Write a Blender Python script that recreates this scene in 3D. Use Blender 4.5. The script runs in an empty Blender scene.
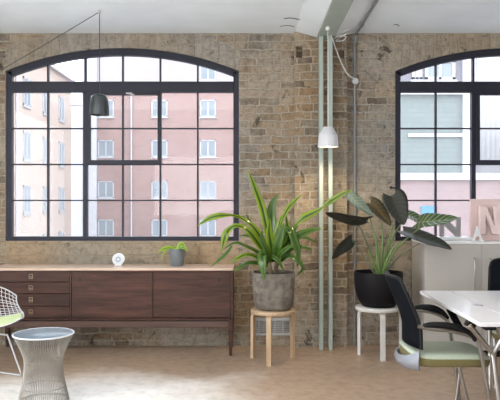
import bpy, bmesh, math, random
from mathutils import Vector, Matrix, noise
random.seed(7)
C = bpy.context.scene
COL = C.collection
PI = math.pi
F = 665.0; CAMZ = 1.37

def P(px, py, d):
    """point in the room (metres) seen at that picture position, d metres in front of the camera"""
    return Vector(((px-250)*d/F, d, CAMZ-(py-200)*d/F))

# ------------------------------------------------------------------ materials
def _new(name):
    m = bpy.data.materials.new(name); m.use_nodes = True
    nt = m.node_tree; nt.nodes.clear()
    out = nt.nodes.new('ShaderNodeOutputMaterial')
    return m, nt, out
def N(nt, t, **kw):
    n = nt.nodes.new(t)
    for k, v in kw.items():
        if k in n.inputs: n.inputs[k].default_value = v
        else: setattr(n, k, v)
    return n
def rgb(c): return (c[0], c[1], c[2], 1.0)
def ramp(nt, fac, stops):
    r = nt.nodes.new('ShaderNodeValToRGB'); e = r.color_ramp.elements
    while len(e) < len(stops): e.new(0.5)
    for i, (p, c) in enumerate(stops):
        e[i].position = p; e[i].color = rgb(c) if not isinstance(c, (int, float)) else (c, c, c, 1)
    nt.links.new(fac, r.inputs['Fac']); return r
def mixc(nt, fac, a, b, mode='MIX'):
    m = nt.nodes.new('ShaderNodeMix'); m.data_type = 'RGBA'; m.blend_type = mode
    for sock, v in ((m.inputs[0], fac), (m.inputs[6], a), (m.inputs[7], b)):
        if hasattr(v, 'is_output'): nt.links.new(v, sock)
        elif isinstance(v, (int, float)): sock.default_value = v
        else: sock.default_value = rgb(v)
    return m.outputs[2]
def pm(name, c, c2=None, scale=8.0, rough=0.5, metal=0.0, bump=0.0, stretch=(1,1,1), detail=4, spec=0.5, coat=0.0):
    m, nt, out = _new(name)
    b = N(nt, 'ShaderNodeBsdfPrincipled', Roughness=rough, Metallic=metal)
    b.inputs['Specular IOR Level'].default_value = spec
    b.inputs['Coat Weight'].default_value = coat
    tc = N(nt, 'ShaderNodeTexCoord'); mp = N(nt, 'ShaderNodeMapping'); mp.inputs['Scale'].default_value = stretch
    nz = N(nt, 'ShaderNodeTexNoise', Scale=scale, Detail=detail)
    nt.links.new(tc.outputs['Object'], mp.inputs['Vector']); nt.links.new(mp.outputs[0], nz.inputs['Vector'])
    if c2 is None: c2 = tuple(x*0.88 for x in c)
    r = ramp(nt, nz.outputs['Fac'], [(0.3, c2), (0.7, c)])
    nt.links.new(r.outputs[0], b.inputs['Base Color'])
    if bump:
        bp = N(nt, 'ShaderNodeBump', Strength=bump, Distance=0.01)
        nt.links.new(nz.outputs['Fac'], bp.inputs['Height']); nt.links.new(bp.outputs[0], b.inputs['Normal'])
    nt.links.new(b.outputs[0], out.inputs[0])
    return m

def brick_mat(name, tones, mortar, bw=0.225, rh=0.077, msize=0.009, distort=0.03, rot=False, soot=0.5, bump=0.9,
              blotch=(0.30,0.27,0.23), blotch_amt=0.6, rough=0.92, pits=0.8):
    m, nt, out = _new(name); L = nt.links.new
    tc = N(nt, 'ShaderNodeTexCoord'); sp = N(nt, 'ShaderNodeSeparateXYZ'); L(tc.outputs['Object'], sp.inputs[0])
    add = N(nt, 'ShaderNodeMath', operation='ADD'); L(sp.outputs[0], add.inputs[0]); L(sp.outputs[1], add.inputs[1])
    cb = N(nt, 'ShaderNodeCombineXYZ')
    if rot: L(sp.outputs[2], cb.inputs[0]); L(add.outputs[0], cb.inputs[1])
    else:   L(add.outputs[0], cb.inputs[0]); L(sp.outputs[2], cb.inputs[1])
    n0 = N(nt, 'ShaderNodeTexNoise', Scale=4.5, Detail=2.0); L(tc.outputs['Object'], n0.inputs['Vector'])
    vm = N(nt, 'ShaderNodeVectorMath', operation='MULTIPLY_ADD'); L(n0.outputs['Color'], vm.inputs[0])
    vm.inputs[1].default_value = (distort*1.6, distort, 0); L(cb.outputs[0], vm.inputs[2])
    n00 = N(nt, 'ShaderNodeTexNoise', Scale=28.0, Detail=2.0); L(tc.outputs['Object'], n00.inputs['Vector'])
    vm2 = N(nt, 'ShaderNodeVectorMath', operation='MULTIPLY_ADD'); L(n00.outputs['Color'], vm2.inputs[0])
    vm2.inputs[1].default_value = (distort*0.5, distort*0.35, 0); L(vm.outputs[0], vm2.inputs[2])
    br = N(nt, 'ShaderNodeTexBrick'); L(vm2.outputs[0], br.inputs['Vector'])
    br.inputs['Color1'].default_value = (0,0,0,1); br.inputs['Color2'].default_value = (1,1,1,1); br.inputs['Mortar'].default_value = (0.5,0.5,0.5,1)
    br.inputs['Scale'].default_value = 1.0; br.inputs['Brick Width'].default_value = bw; br.inputs['Row Height'].default_value = rh
    br.inputs['Mortar Size'].default_value = msize; br.inputs['Mortar Smooth'].default_value = 0.4
    br.offset = 0.5; br.squash = 0.75; br.squash_frequency = 3
    tone = ramp(nt, br.outputs['Color'], [(i/(len(tones)-1), t) for i, t in enumerate(tones)])
    n1 = N(nt, 'ShaderNodeTexNoise', Scale=1.1, Detail=5.0, Roughness=0.65); L(tc.outputs['Object'], n1.inputs['Vector'])
    f1 = ramp(nt, n1.outputs['Fac'], [(0.42, 0.0), (0.62, blotch_amt)])
    c1 = mixc(nt, f1.outputs[0], tone.outputs[0], blotch)
    n2 = N(nt, 'ShaderNodeTexNoise', Scale=16.0, Detail=6.0, Roughness=0.75); L(tc.outputs['Object'], n2.inputs['Vector'])
    f2 = ramp(nt, n2.outputs['Fac'], [(0.30, 0.45), (0.52, 1.0), (0.75, 1.25)])
    c2 = mixc(nt, soot, c1, f2.outputs[0], 'MULTIPLY')
    n3 = N(nt, 'ShaderNodeTexNoise', Scale=60.0, Detail=3.0); L(tc.outputs['Object'], n3.inputs['Vector'])
    mort = ramp(nt, n3.outputs['Fac'], [(0.35, tuple(x*0.72 for x in mortar)), (0.65, mortar)])
    c3 = mixc(nt, br.outputs['Fac'], c2, mort.outputs[0])
    if pits:
        n4 = N(nt, 'ShaderNodeTexNoise', Scale=7.5, Detail=5.0, Roughness=0.7, Distortion=0.6); L(tc.outputs['Object'], n4.inputs['Vector'])
        f4 = ramp(nt, n4.outputs['Fac'], [(0.32, pits), (0.41, 0.0)]); c3 = mixc(nt, f4.outputs[0], c3, tuple(x*0.30 for x in tones[0]))
        f5 = ramp(nt, n4.outputs['Fac'], [(0.58, 0.0), (0.70, pits*0.75)]); c3 = mixc(nt, f5.outputs[0], c3, tuple(x*1.12 for x in mortar))
        n6 = N(nt, 'ShaderNodeTexNoise', Scale=0.8, Detail=3.0); L(tc.outputs['Object'], n6.inputs['Vector'])
        f6 = ramp(nt, n6.outputs['Fac'], [(0.35, (0.90,0.93,0.97)), (0.65, (1.12,1.0,0.86))]); c3 = mixc(nt, 1.0, c3, f6.outputs[0], 'MULTIPLY')
    b = N(nt, 'ShaderNodeBsdfPrincipled', Roughness=rough); b.inputs['Specular IOR Level'].default_value = 0.2
    L(c3, b.inputs['Base Color'])
    inv = N(nt, 'ShaderNodeMath', operation='MULTIPLY_ADD'); L(br.outputs['Fac'], inv.inputs[0]); inv.inputs[1].default_value = -0.8
    L(n2.outputs['Fac'], inv.inputs[2])
    bp = N(nt, 'ShaderNodeBump', Strength=bump, Distance=0.014); L(inv.outputs[0], bp.inputs['Height']); L(bp.outputs[0], b.inputs['Normal'])
    L(b.outputs[0], out.inputs[0]); return m

def wood_mat(name, dark, light, grain=(1.2, 12, 14), rough=0.35, spec=0.5):
    m, nt, out = _new(name); L = nt.links.new
    tc = N(nt, 'ShaderNodeTexCoord'); mp = N(nt, 'ShaderNodeMapping'); mp.inputs['Scale'].default_value = grain
    L(tc.outputs['Object'], mp.inputs['Vector'])
    n1 = N(nt, 'ShaderNodeTexNoise', Scale=1.6, Detail=5.0, Roughness=0.6, Distortion=0.5); L(mp.outputs[0], n1.inputs['Vector'])
    n2 = N(nt, 'ShaderNodeTexNoise', Scale=9.0, Detail=3.0); L(mp.outputs[0], n2.inputs['Vector'])
    r1 = ramp(nt, n1.outputs['Fac'], [(0.32, dark), (0.68, light)])
    r2 = ramp(nt, n2.outputs['Fac'], [(0.3, 0.75), (0.7, 1.1)])
    c = mixc(nt, 0.7, r1.outputs[0], r2.outputs[0], 'MULTIPLY')
    b = N(nt, 'ShaderNodeBsdfPrincipled', Roughness=rough); L(c, b.inputs['Base Color']); b.inputs['Specular IOR Level'].default_value = spec
    L(b.outputs[0], out.inputs[0]); return m

def leaf_mat(name, mid, edge, vein=None, rough=0.3, transl=0.35, veins=0.0, under=None):
    m, nt, out = _new(name); L = nt.links.new
    uv = N(nt, 'ShaderNodeUVMap'); sp = N(nt, 'ShaderNodeSeparateXYZ'); L(uv.outputs[0], sp.inputs[0])
    a = N(nt, 'ShaderNodeMath', operation='SUBTRACT'); L(sp.outputs[0], a.inputs[0]); a.inputs[1].default_value = 0.5
    ab = N(nt, 'ShaderNodeMath', operation='ABSOLUTE'); L(a.outputs[0], ab.inputs[0])
    nz = N(nt, 'ShaderNodeTexNoise', Scale=6.0, Detail=2.0); mp = N(nt, 'ShaderNodeMapping'); mp.inputs['Scale'].default_value = (6, 0.6, 1)
    L(uv.outputs[0], mp.inputs[0]); L(mp.outputs[0], nz.inputs['Vector'])
    ad = N(nt, 'ShaderNodeMath', operation='MULTIPLY_ADD'); L(nz.outputs['Fac'], ad.inputs[0]); ad.inputs[1].default_value = 0.16; L(ab.outputs[0], ad.inputs[2])
    col = ramp(nt, ad.outputs[0], [(0.17, mid), (0.28, edge)]).outputs[0]
    if veins:
        # side veins running from the midrib to the edge
        k = N(nt, 'ShaderNodeMath', operation='MULTIPLY_ADD'); L(ab.outputs[0], k.inputs[0]); k.inputs[1].default_value = -0.45; L(sp.outputs[1], k.inputs[2])
        w = N(nt, 'ShaderNodeMath', operation='MULTIPLY'); L(k.outputs[0], w.inputs[0]); w.inputs[1].default_value = 46.0
        s = N(nt, 'ShaderNodeMath', operation='SINE'); L(w.outputs[0], s.inputs[0])
        vr = ramp(nt, s.outputs[0], [(0.72, 0.0), (0.95, veins)])
        col = mixc(nt, vr.outputs[0], col, vein)
        mr = ramp(nt, ab.outputs[0], [(0.012, veins), (0.03, 0.0)])
        col = mixc(nt, mr.outputs[0], col, vein)
    if under:
        g = N(nt, 'ShaderNodeNewGeometry'); col = mixc(nt, g.outputs['Backfacing'], col, under)
    b = N(nt, 'ShaderNodeBsdfPrincipled', Roughness=rough); L(col, b.inputs['Base Color'])
    t = N(nt, 'ShaderNodeBsdfTranslucent'); L(col, t.inputs['Color'])
    mx = N(nt, 'ShaderNodeMixShader'); mx.inputs[0].default_value = transl
    L(b.outputs[0], mx.inputs[1]); L(t.outputs[0], mx.inputs[2]); L(mx.outputs[0], out.inputs[0]); return m

def glass_mat(name, haze=0.045, tint=(0.97,0.985,1.0)):
    m, nt, out = _new(name); L = nt.links.new
    t = N(nt, 'ShaderNodeBsdfTransparent'); t.inputs[0].default_value = rgb(tint)
    g = N(nt, 'ShaderNodeBsdfGlossy', Roughness=0.03)
    fr = N(nt, 'ShaderNodeFresnel', IOR=1.35)
    m1 = N(nt, 'ShaderNodeMixShader'); L(fr.outputs[0], m1.inputs[0]); L(t.outputs[0], m1.inputs[1]); L(g.outputs[0], m1.inputs[2])
    tc = N(nt, 'ShaderNodeTexCoord'); nz = N(nt, 'ShaderNodeTexNoise', Scale=3.0, Detail=5.0); L(tc.outputs['Object'], nz.inputs['Vector'])
    r = ramp(nt, nz.outputs['Fac'], [(0.3, haze*0.6), (0.7, haze*1.4)])  # milky veil imitates the bright haze over the outside view
    tr = N(nt, 'ShaderNodeBsdfTranslucent'); tr.inputs[0].default_value = (0.95,0.95,0.97,1)
    m2 = N(nt, 'ShaderNodeMixShader'); L(r.outputs[0], m2.inputs[0]); L(m1.outputs[0], m2.inputs[1]); L(tr.outputs[0], m2.inputs[2])
    L(m2.outputs[0], out.inputs[0]); return m

def floor_mat():
    m, nt, out = _new('worn_concrete'); L = nt.links.new
    tc = N(nt, 'ShaderNodeTexCoord')
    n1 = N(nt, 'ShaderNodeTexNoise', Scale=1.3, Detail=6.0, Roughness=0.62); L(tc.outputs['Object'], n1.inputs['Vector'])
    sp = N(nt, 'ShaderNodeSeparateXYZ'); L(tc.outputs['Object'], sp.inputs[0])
    # the strip along the brick wall and the right side are browner
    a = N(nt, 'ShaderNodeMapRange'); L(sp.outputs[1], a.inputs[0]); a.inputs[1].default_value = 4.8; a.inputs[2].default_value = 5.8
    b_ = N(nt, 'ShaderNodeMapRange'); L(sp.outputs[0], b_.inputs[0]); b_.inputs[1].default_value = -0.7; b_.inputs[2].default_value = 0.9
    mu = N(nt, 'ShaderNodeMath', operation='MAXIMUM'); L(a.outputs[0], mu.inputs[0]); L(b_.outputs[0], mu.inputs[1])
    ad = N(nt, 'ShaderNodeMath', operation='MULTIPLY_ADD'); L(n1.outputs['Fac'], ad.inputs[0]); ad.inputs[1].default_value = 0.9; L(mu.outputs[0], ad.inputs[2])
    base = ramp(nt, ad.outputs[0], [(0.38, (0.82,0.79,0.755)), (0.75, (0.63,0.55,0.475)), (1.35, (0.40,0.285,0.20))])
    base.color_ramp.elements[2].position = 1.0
    n2 = N(nt, 'ShaderNodeTexNoise', Scale=11.0, Detail=6.0, Roughness=0.7); L(tc.outputs['Object'], n2.inputs['Vector'])
    r2 = ramp(nt, n2.outputs['Fac'], [(0.3, 0.72), (0.5, 1.0), (0.72, 1.16)])
    c = mixc(nt, 0.75, base.outputs[0], r2.outputs[0], 'MULTIPLY')
    b = N(nt, 'ShaderNodeBsdfPrincipled'); L(c, b.inputs['Base Color'])
    rr = ramp(nt, n2.outputs['Fac'], [(0.3, 0.48), (0.7, 0.33)]); L(rr.outputs[0], b.inputs['Roughness'])
    bp = N(nt, 'ShaderNodeBump', Strength=0.15, Distance=0.004); L(n2.outputs['Fac'], bp.inputs['Height']); L(bp.outputs[0], b.inputs['Normal'])
    L(b.outputs[0], out.inputs[0]); return m

def emit_mat(name, c, s):
    m, nt, out = _new(name); e = N(nt, 'ShaderNodeEmission', Strength=s)
    e.inputs[0].default_value = rgb(c); nt.links.new(e.outputs[0], out.inputs[0]); return m

M = {}
M['brick'] = brick_mat('stock_brick', [(0.099,0.076,0.056),(0.252,0.193,0.135),(0.211,0.164,0.117),(0.310,0.252,0.181),(0.246,0.170,0.105),(0.269,0.234,0.187),(0.164,0.135,0.105)],
                       (0.40,0.36,0.30), blotch=(0.365,0.335,0.285), blotch_amt=0.8, distort=0.045, soot=0.9, bw=0.2, rh=0.074)
M['arch'] = brick_mat('arch_brick', [(0.229,0.198,0.156),(0.323,0.286,0.240),(0.281,0.245,0.198),(0.354,0.318,0.271)], (0.344,0.312,0.266),
                      bw=0.23, rh=0.075, distort=0.045, rot=True, blotch=(0.33,0.305,0.265), blotch_amt=0.85, soot=0.85)
M['plaster'] = brick_mat('rough_plaster', [(0.319,0.253,0.176),(0.352,0.286,0.204),(0.374,0.314,0.231),(0.319,0.242,0.165)], (0.363,0.297,0.215),
                      bw=0.9, rh=0.11, distort=0.05, blotch=(0.30,0.26,0.205), blotch_amt=0.7, soot=0.7, bump=0.7)
M['reveal'] = pm('painted_reveal', (0.62,0.60,0.60), rough=0.8)
M['ceil'] = pm('limewashed_concrete', (0.79,0.84,0.86), (0.71,0.755,0.775), scale=2.2, rough=0.85, bump=0.25, detail=8)
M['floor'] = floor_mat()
M['wallpaint'] = pm('white_wall_paint', (0.72,0.70,0.67), rough=0.9)
M['frame'] = pm('dark_steel_paint', (0.018,0.018,0.030), (0.014,0.014,0.024), rough=0.5, spec=0.3)
M['glass'] = glass_mat('window_glass')
M['sage'] = pm('sage_green_paint', (0.36,0.41,0.365), (0.31,0.36,0.32), scale=5, rough=0.5)
M['rosewood'] = wood_mat('rosewood', (0.030,0.0125,0.009), (0.090,0.038,0.025), rough=0.4, spec=0.25)
M['rosewood_light'] = wood_mat('rosewood_worn', (0.06,0.027,0.019), (0.11,0.052,0.034), rough=0.4)
M['edge'] = wood_mat('pale_highlit_wood', (0.52,0.36,0.26), (0.68,0.52,0.41), rough=0.22)  # pale edge wood, lightened further to imitate the window's highlight
M['pull'] = pm('brushed_pull', (0.30,0.22,0.15), rough=0.45, metal=0.2)
M['hole'] = pm('dark_recess', (0.02,0.012,0.01), rough=0.8)
M['birch'] = wood_mat('birch', (0.400,0.268,0.156), (0.512,0.368,0.232), grain=(14,14,1.5), rough=0.4)
M['whitepaint'] = pm('white_lacquer', (0.58,0.56,0.53), (0.53,0.51,0.48), rough=0.38)
M['concrete'] = pm('pot_concrete', (0.215,0.185,0.15), (0.085,0.072,0.06), scale=18, rough=0.9, bump=0.4, detail=8)
M['blackpot'] = pm('black_pot', (0.009,0.008,0.009), rough=0.55, spec=0.12)
M['greypot'] = pm('grey_pot', (0.145,0.16,0.165), rough=0.55)
M['soil'] = pm('soil', (0.05,0.035,0.025), (0.02,0.015,0.01), scale=60, rough=1.0, bump=0.8)
M['stemw'] = pm('woody_stem', (0.22,0.17,0.09), (0.13,0.10,0.05), scale=30, rough=0.8)
M['petiole'] = pm('green_petiole', (0.15,0.24,0.06), (0.09,0.15,0.04), scale=9, rough=0.4)
M['petiole_d'] = pm('dark_petiole', (0.085,0.11,0.05), rough=0.4)
M['drac'] = leaf_mat('striped_leaf', (0.05,0.12,0.018), (0.30,0.41,0.035), rough=0.22, transl=0.45)
M['drac2'] = leaf_mat('green_leaf', (0.05,0.115,0.022), (0.10,0.19,0.03), rough=0.2, transl=0.35)
M['alo'] = leaf_mat('dark_leaf', (0.027,0.028,0.021), (0.024,0.025,0.019), vein=(0.07,0.08,0.055), rough=0.5, transl=0.06, veins=0.5, under=(0.045,0.036,0.030))
M['alo_g'] = leaf_mat('veined_green_leaf', (0.07,0.115,0.055), (0.06,0.105,0.045), vein=(0.42,0.50,0.30), rough=0.28, transl=0.35, veins=0.8)
M['alo_c'] = leaf_mat('glossy_skylit_leaf', (0.13,0.175,0.15), (0.10,0.14,0.12), vein=(0.25,0.30,0.26), rough=0.22, transl=0.2, veins=0.5)  # reflected skylight is put into this leaf's pale colour
M['alo_b'] = leaf_mat('brown_leaf', (0.085,0.06,0.028), (0.05,0.042,0.022), vein=(0.16,0.13,0.05), rough=0.4, transl=0.2, veins=0.5)
M['young'] = leaf_mat('young_leaf', (0.14,0.27,0.03), (0.36,0.50,0.06), rough=0.35, transl=0.3)
M['chrome'] = pm('brushed_chrome', (0.40,0.385,0.365), (0.34,0.325,0.31), rough=0.28, metal=1.0)
M['nickel'] = pm('nickel_wire', (0.38,0.355,0.315), (0.32,0.295,0.26), rough=0.42, metal=0.75)
M['whitewire'] = pm('white_wire', (0.62,0.62,0.65), rough=0.35)
M['blueglass'] = pm('slate_glass', (0.125,0.16,0.185), (0.085,0.115,0.14), scale=22, rough=0.38, spec=0.3)
M['lime'] = pm('lime_fabric', (0.55,0.62,0.33), (0.48,0.55,0.28), scale=70, rough=0.95, bump=0.2)
M['mint'] = pm('sage_fabric', (0.41,0.455,0.365), (0.35,0.395,0.31), scale=110, rough=0.9, bump=0.15)
M['olive'] = pm('olive_fabric', (0.195,0.168,0.070), (0.155,0.135,0.052), scale=110, rough=0.95, bump=0.15)
M['meshblack'] = pm('black_mesh', (0.008,0.010,0.014), (0.005,0.006,0.008), scale=240, rough=0.7, bump=0.0, spec=0.04)
M['armblack'] = pm('black_arm', (0.012,0.012,0.013), rough=0.5, spec=0.15)
M['lilac'] = pm('silver_plastic', (0.28,0.295,0.335), rough=0.35, metal=0.1)
M['tabletop'] = pm('white_laminate', (0.74,0.73,0.74), (0.71,0.70,0.71), rough=0.16)
M['beigeedge'] = pm('beige_edge', (0.56,0.49,0.42), rough=0.5)
M['cabinet'] = pm('warm_white_laminate', (0.43,0.405,0.37), (0.41,0.385,0.35), scale=3, rough=0.42)
M['cabtop'] = pm('white_top', (0.80,0.79,0.79), rough=0.3)
M['white'] = pm('white_paint', (0.78,0.78,0.78), rough=0.5)
M['lampwhite'] = pm('white_shade', (0.60,0.60,0.62), rough=0.45)
M['lampdark'] = pm('dark_shade', (0.030,0.038,0.040), rough=0.4)
M['cord'] = pm('dark_cord', (0.03,0.03,0.035), rough=0.6)
M['cordw'] = pm('white_cord', (0.66,0.66,0.64), rough=0.6)
M['conduit'] = pm('grey_conduit', (0.235,0.24,0.245), rough=0.42, metal=0.3)
M['vent'] = pm('vent_paint', (0.46,0.46,0.45), rough=0.6)
M['pink'] = pm('dusty_pink', (0.700,0.531,0.506), (0.650,0.494,0.469), rough=0.6)
M['pinkN'] = pm('pale_pink', (0.775,0.606,0.581), rough=0.5)
M['steelN'] = pm('grey_metal_letter', (0.30,0.29,0.29), rough=0.4, metal=0.4)
M['clockface'] = pm('clock_face', (0.62,0.66,0.70), rough=0.35)
M['clockmid'] = pm('clock_mid', (0.30,0.33,0.36), rough=0.35)
M['bulb'] = emit_mat('warm_bulb', (1.0, 0.80, 0.52), 9.0)
# street
ext = dict(pits=0, distort=0.01, soot=0.15, bump=0.2, blotch_amt=0.2)
M['pinkbrick'] = brick_mat('red_brick', [(0.224,0.133,0.120),(0.242,0.151,0.134),(0.206,0.121,0.109)], (0.254,0.200,0.178), bw=0.46, rh=0.15, msize=0.02, blotch=(0.242,0.145,0.131), **ext)
M['peach'] = brick_mat('peach_brick', [(0.359,0.276,0.228),(0.380,0.302,0.252),(0.345,0.263,0.219)], (0.373,0.316,0.270), bw=0.46, rh=0.15, msize=0.02, blotch=(0.373,0.294,0.248), **ext)
M['paler'] = pm('pale_render', (0.270,0.244,0.242), (0.253,0.230,0.230), scale=0.4, rough=0.9)
M['whiter'] = pm('white_render', (0.421,0.421,0.437), rough=0.9)
M['basebrick'] = brick_mat('pale_red_brick', [(0.191,0.136,0.135),(0.210,0.153,0.149),(0.182,0.129,0.127)], (0.216,0.178,0.172), bw=0.23, rh=0.075, msize=0.012, blotch=(0.210,0.162,0.160), **ext)
M['teal'] = brick_mat('pale_green_wall', [(0.122,0.144,0.139),(0.134,0.153,0.149),(0.116,0.137,0.134)], (0.134,0.153,0.149), bw=0.46, rh=0.15, msize=0.02, blotch=(0.139,0.150,0.150), **ext)
M['corr'] = pm('white_cladding', (0.259,0.259,0.268), rough=0.6)
M['upvc'] = pm('white_upvc', (0.326,0.326,0.338), rough=0.5)
M['pane'] = pm('street_pane', (0.152,0.177,0.198), (0.183,0.203,0.218), scale=0.7, rough=0.6, spec=0.2)
M['blue'] = pm('blue_board', (0.042,0.147,0.323), rough=0.6)
M['lav'] = pm('lavender_render', (0.122,0.117,0.132), rough=0.8)
M['asphalt'] = pm('asphalt', (0.2,0.2,0.21), rough=0.95)
M['gutter'] = pm('gutter', (0.42,0.38,0.40), rough=0.7)

# ------------------------------------------------------------------ mesh helpers
def frame_of(t):
    t = t.normalized(); up = Vector((0,0,1)) if abs(t.z) < 0.95 else Vector((0,1,0))
    a = t.cross(up).normalized(); return a, a.cross(t).normalized()
def catmull(pts, n):
    pts = [Vector(p) for p in pts]
    if len(pts) < 3: return [pts[0].lerp(pts[-1], i/n) for i in range(n+1)]
    q = [pts[0]*2-pts[1]] + pts + [pts[-1]*2-pts[-2]]; out = []; segs = len(pts)-1
    for i in range(n+1):
        u = i/n*segs; k = min(int(u), segs-1); t = u-k
        a, b, c, d = q[k], q[k+1], q[k+2], q[k+3]
        out.append(0.5*((2*b)+(c-a)*t+(2*a-5*b+4*c-d)*t*t+(3*b-a-3*c+d)*t**3))
    return out
class MB:
    def __init__(s): s.v = []; s.f = []; s.mi = []; s.sm = []
    def add(s, vs, fs, mi=0, smooth=False):
        o = len(s.v); s.v += [Vector(v) for v in vs]
        for f in fs: s.f.append([o+i for i in f]); s.mi.append(mi); s.sm.append(smooth)
    def box(s, x0, x1, y0, y1, z0, z1, mi=0):
        s.add([(x0,y0,z0),(x1,y0,z0),(x1,y1,z0),(x0,y1,z0),(x0,y0,z1),(x1,y0,z1),(x1,y1,z1),(x0,y1,z1)],
              [(3,2,1,0),(4,5,6,7),(0,1,5,4),(1,2,6,5),(2,3,7,6),(3,0,4,7)], mi); return s
    def bar(s, a, b, w, h=None, mi=0):
        a, b = Vector(a), Vector(b); h = h or w; x, y = frame_of(b-a)
        vs = [p+x*i*w/2+y*j*h/2 for p in (a, b) for i, j in ((-1,-1),(1,-1),(1,1),(-1,1))]
        s.add(vs, [(3,2,1,0),(4,5,6,7),(0,1,5,4),(1,2,6,5),(2,3,7,6),(3,0,4,7)], mi); return s
    def tube(s, pts, r, n=8, mi=0, closed=False, flat=1.0):
        pts = [Vector(p) for p in pts]; rr = r if isinstance(r, (list, tuple)) else [r]*len(pts); vs = []; k = len(pts); pa = None
        for i, p in enumerate(pts):
            if closed: t = pts[(i+1) % k]-pts[i-1]
            else: t = pts[min(i+1, k-1)]-pts[max(i-1, 0)]
            t.normalize()
            if pa is None: a, b = frame_of(t)
            else:
                a = (pa-t*pa.dot(t)); a = a.normalized() if a.length > 1e-6 else frame_of(t)[0]; b = a.cross(t).normalized()
            pa = a
            vs += [p+(a*math.cos(2*PI*j/n)+b*math.sin(2*PI*j/n)*flat)*rr[i] for j in range(n)]
        fs = []
        for i in range(k if closed else k-1):
            i2 = (i+1) % k
            for j in range(n): fs.append((i*n+j, i*n+(j+1) % n, i2*n+(j+1) % n, i2*n+j))
        s.add(vs, fs, mi, True)
        if not closed: s.add([vs[j] for j in range(n)], [tuple(range(n))], mi); s.add([vs[(k-1)*n+j] for j in range(n)], [tuple(range(n))[::-1]], mi)
        return s
    def lathe(s, prof, c, n=40, mi=0, sx=1.0, sy=1.0, power=2.0, cap0=False, cap1=False, smooth=True):
        c = Vector(c); vs = []
        for r, z in prof:
            for j in range(n):
                a = 2*PI*j/n; ca, sa = math.cos(a), math.sin(a)
                k = (abs(ca)**power+abs(sa)**power)**(-1/power)
                vs.append(c+Vector((r*k*ca*sx, r*k*sa*sy, z)))
        fs = [(i*n+j, i*n+(j+1) % n, (i+1)*n+(j+1) % n, (i+1)*n+j) for i in range(len(prof)-1) for j in range(n)]
        s.add(vs, fs, mi, smooth)
        m = len(prof)-1
        if cap0: s.add([vs[j] for j in range(n)], [tuple(range(n))[::-1]], mi)
        if cap1: s.add([vs[m*n+j] for j in range(n)], [tuple(range(n))], mi)
        return s
    def grid(s, rows, mi=0, smooth=True, close=False):
        k = len(rows[0]); vs = [p for r in rows for p in r]
        s.add(vs, [(i*k+j, i*k+(j+1) % k, (i+1)*k+(j+1) % k, (i+1)*k+j) for i in range(len(rows)-1) for j in range(k if close else k-1)], mi, smooth); return s
    def prism(s, poly, y0, y1, mi=0):
        """polygon given in (x, z), extruded from y0 to y1"""
        n = len(poly); vs = [Vector((x, y0, z)) for x, z in poly]+[Vector((x, y1, z)) for x, z in poly]
        s.add(vs, [tuple(range(n)), tuple(range(2*n-1, n-1, -1))]+[(i, n+i, n+(i+1) % n, (i+1) % n) for i in range(n)], mi); return s
    def build(s, name, mats, parent=None, loc=None, bevel=0, solid=0, subsurf=0, fix=True, sharp=50):
        off = Vector((0,0,0))
        if parent is not None:
            o = parent
            while o is not None: off += o.location; o = o.parent
        elif loc is not None: off = Vector(loc)
        me = bpy.data.meshes.new(name)
        me.from_pydata([tuple(v-off) for v in s.v], [], s.f)
        if not isinstance(mats, (list, tuple)): mats = [mats]
        for m in mats: me.materials.append(m)
        for p, mi, sm in zip(me.polygons, s.mi, s.sm): p.material_index = mi; p.use_smooth = sm
        me.update()
        if fix:
            b = bmesh.new(); b.from_mesh(me); bmesh.ops.recalc_face_normals(b, faces=b.faces); b.to_mesh(me); b.free()
        me.set_sharp_from_angle(angle=math.radians(sharp))
        ob = bpy.data.objects.new(name, me); COL.objects.link(ob)
        if parent is not None: ob.parent = parent
        elif loc is not None: ob.location = Vector(loc)
        if solid:
            md = ob.modifiers.new('solid', 'SOLIDIFY'); md.thickness = solid; md.offset = 0
        if subsurf:
            md = ob.modifiers.new('sub', 'SUBSURF'); md.levels = md.render_levels = subsurf
        if bevel:
            md = ob.modifiers.new('bevel', 'BEVEL'); md.width = bevel; md.segments = 2; md.limit_method = 'ANGLE'
        return ob
def tag(o, label=None, cat=None, group=None, kind=None):
    if label: o['label'] = label
    if cat: o['category'] = cat
    if group: o['group'] = group
    if kind: o['kind'] = kind
    return o
def thing(name, label, cat, loc, group=None):
    o = bpy.data.objects.new(name, None); COL.objects.link(o); o.location = Vector(loc); o.empty_display_size = 0.1
    return tag(o, label, cat, group)
def struct(o, label, cat): return tag(o, label, cat, kind='structure')
def copy_tree(o, parent=None):
    c = o.copy(); COL.objects.link(c)
    if parent is not None: c.parent = parent
    for ch in list(o.children): copy_tree(ch, c)
    return c

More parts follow.
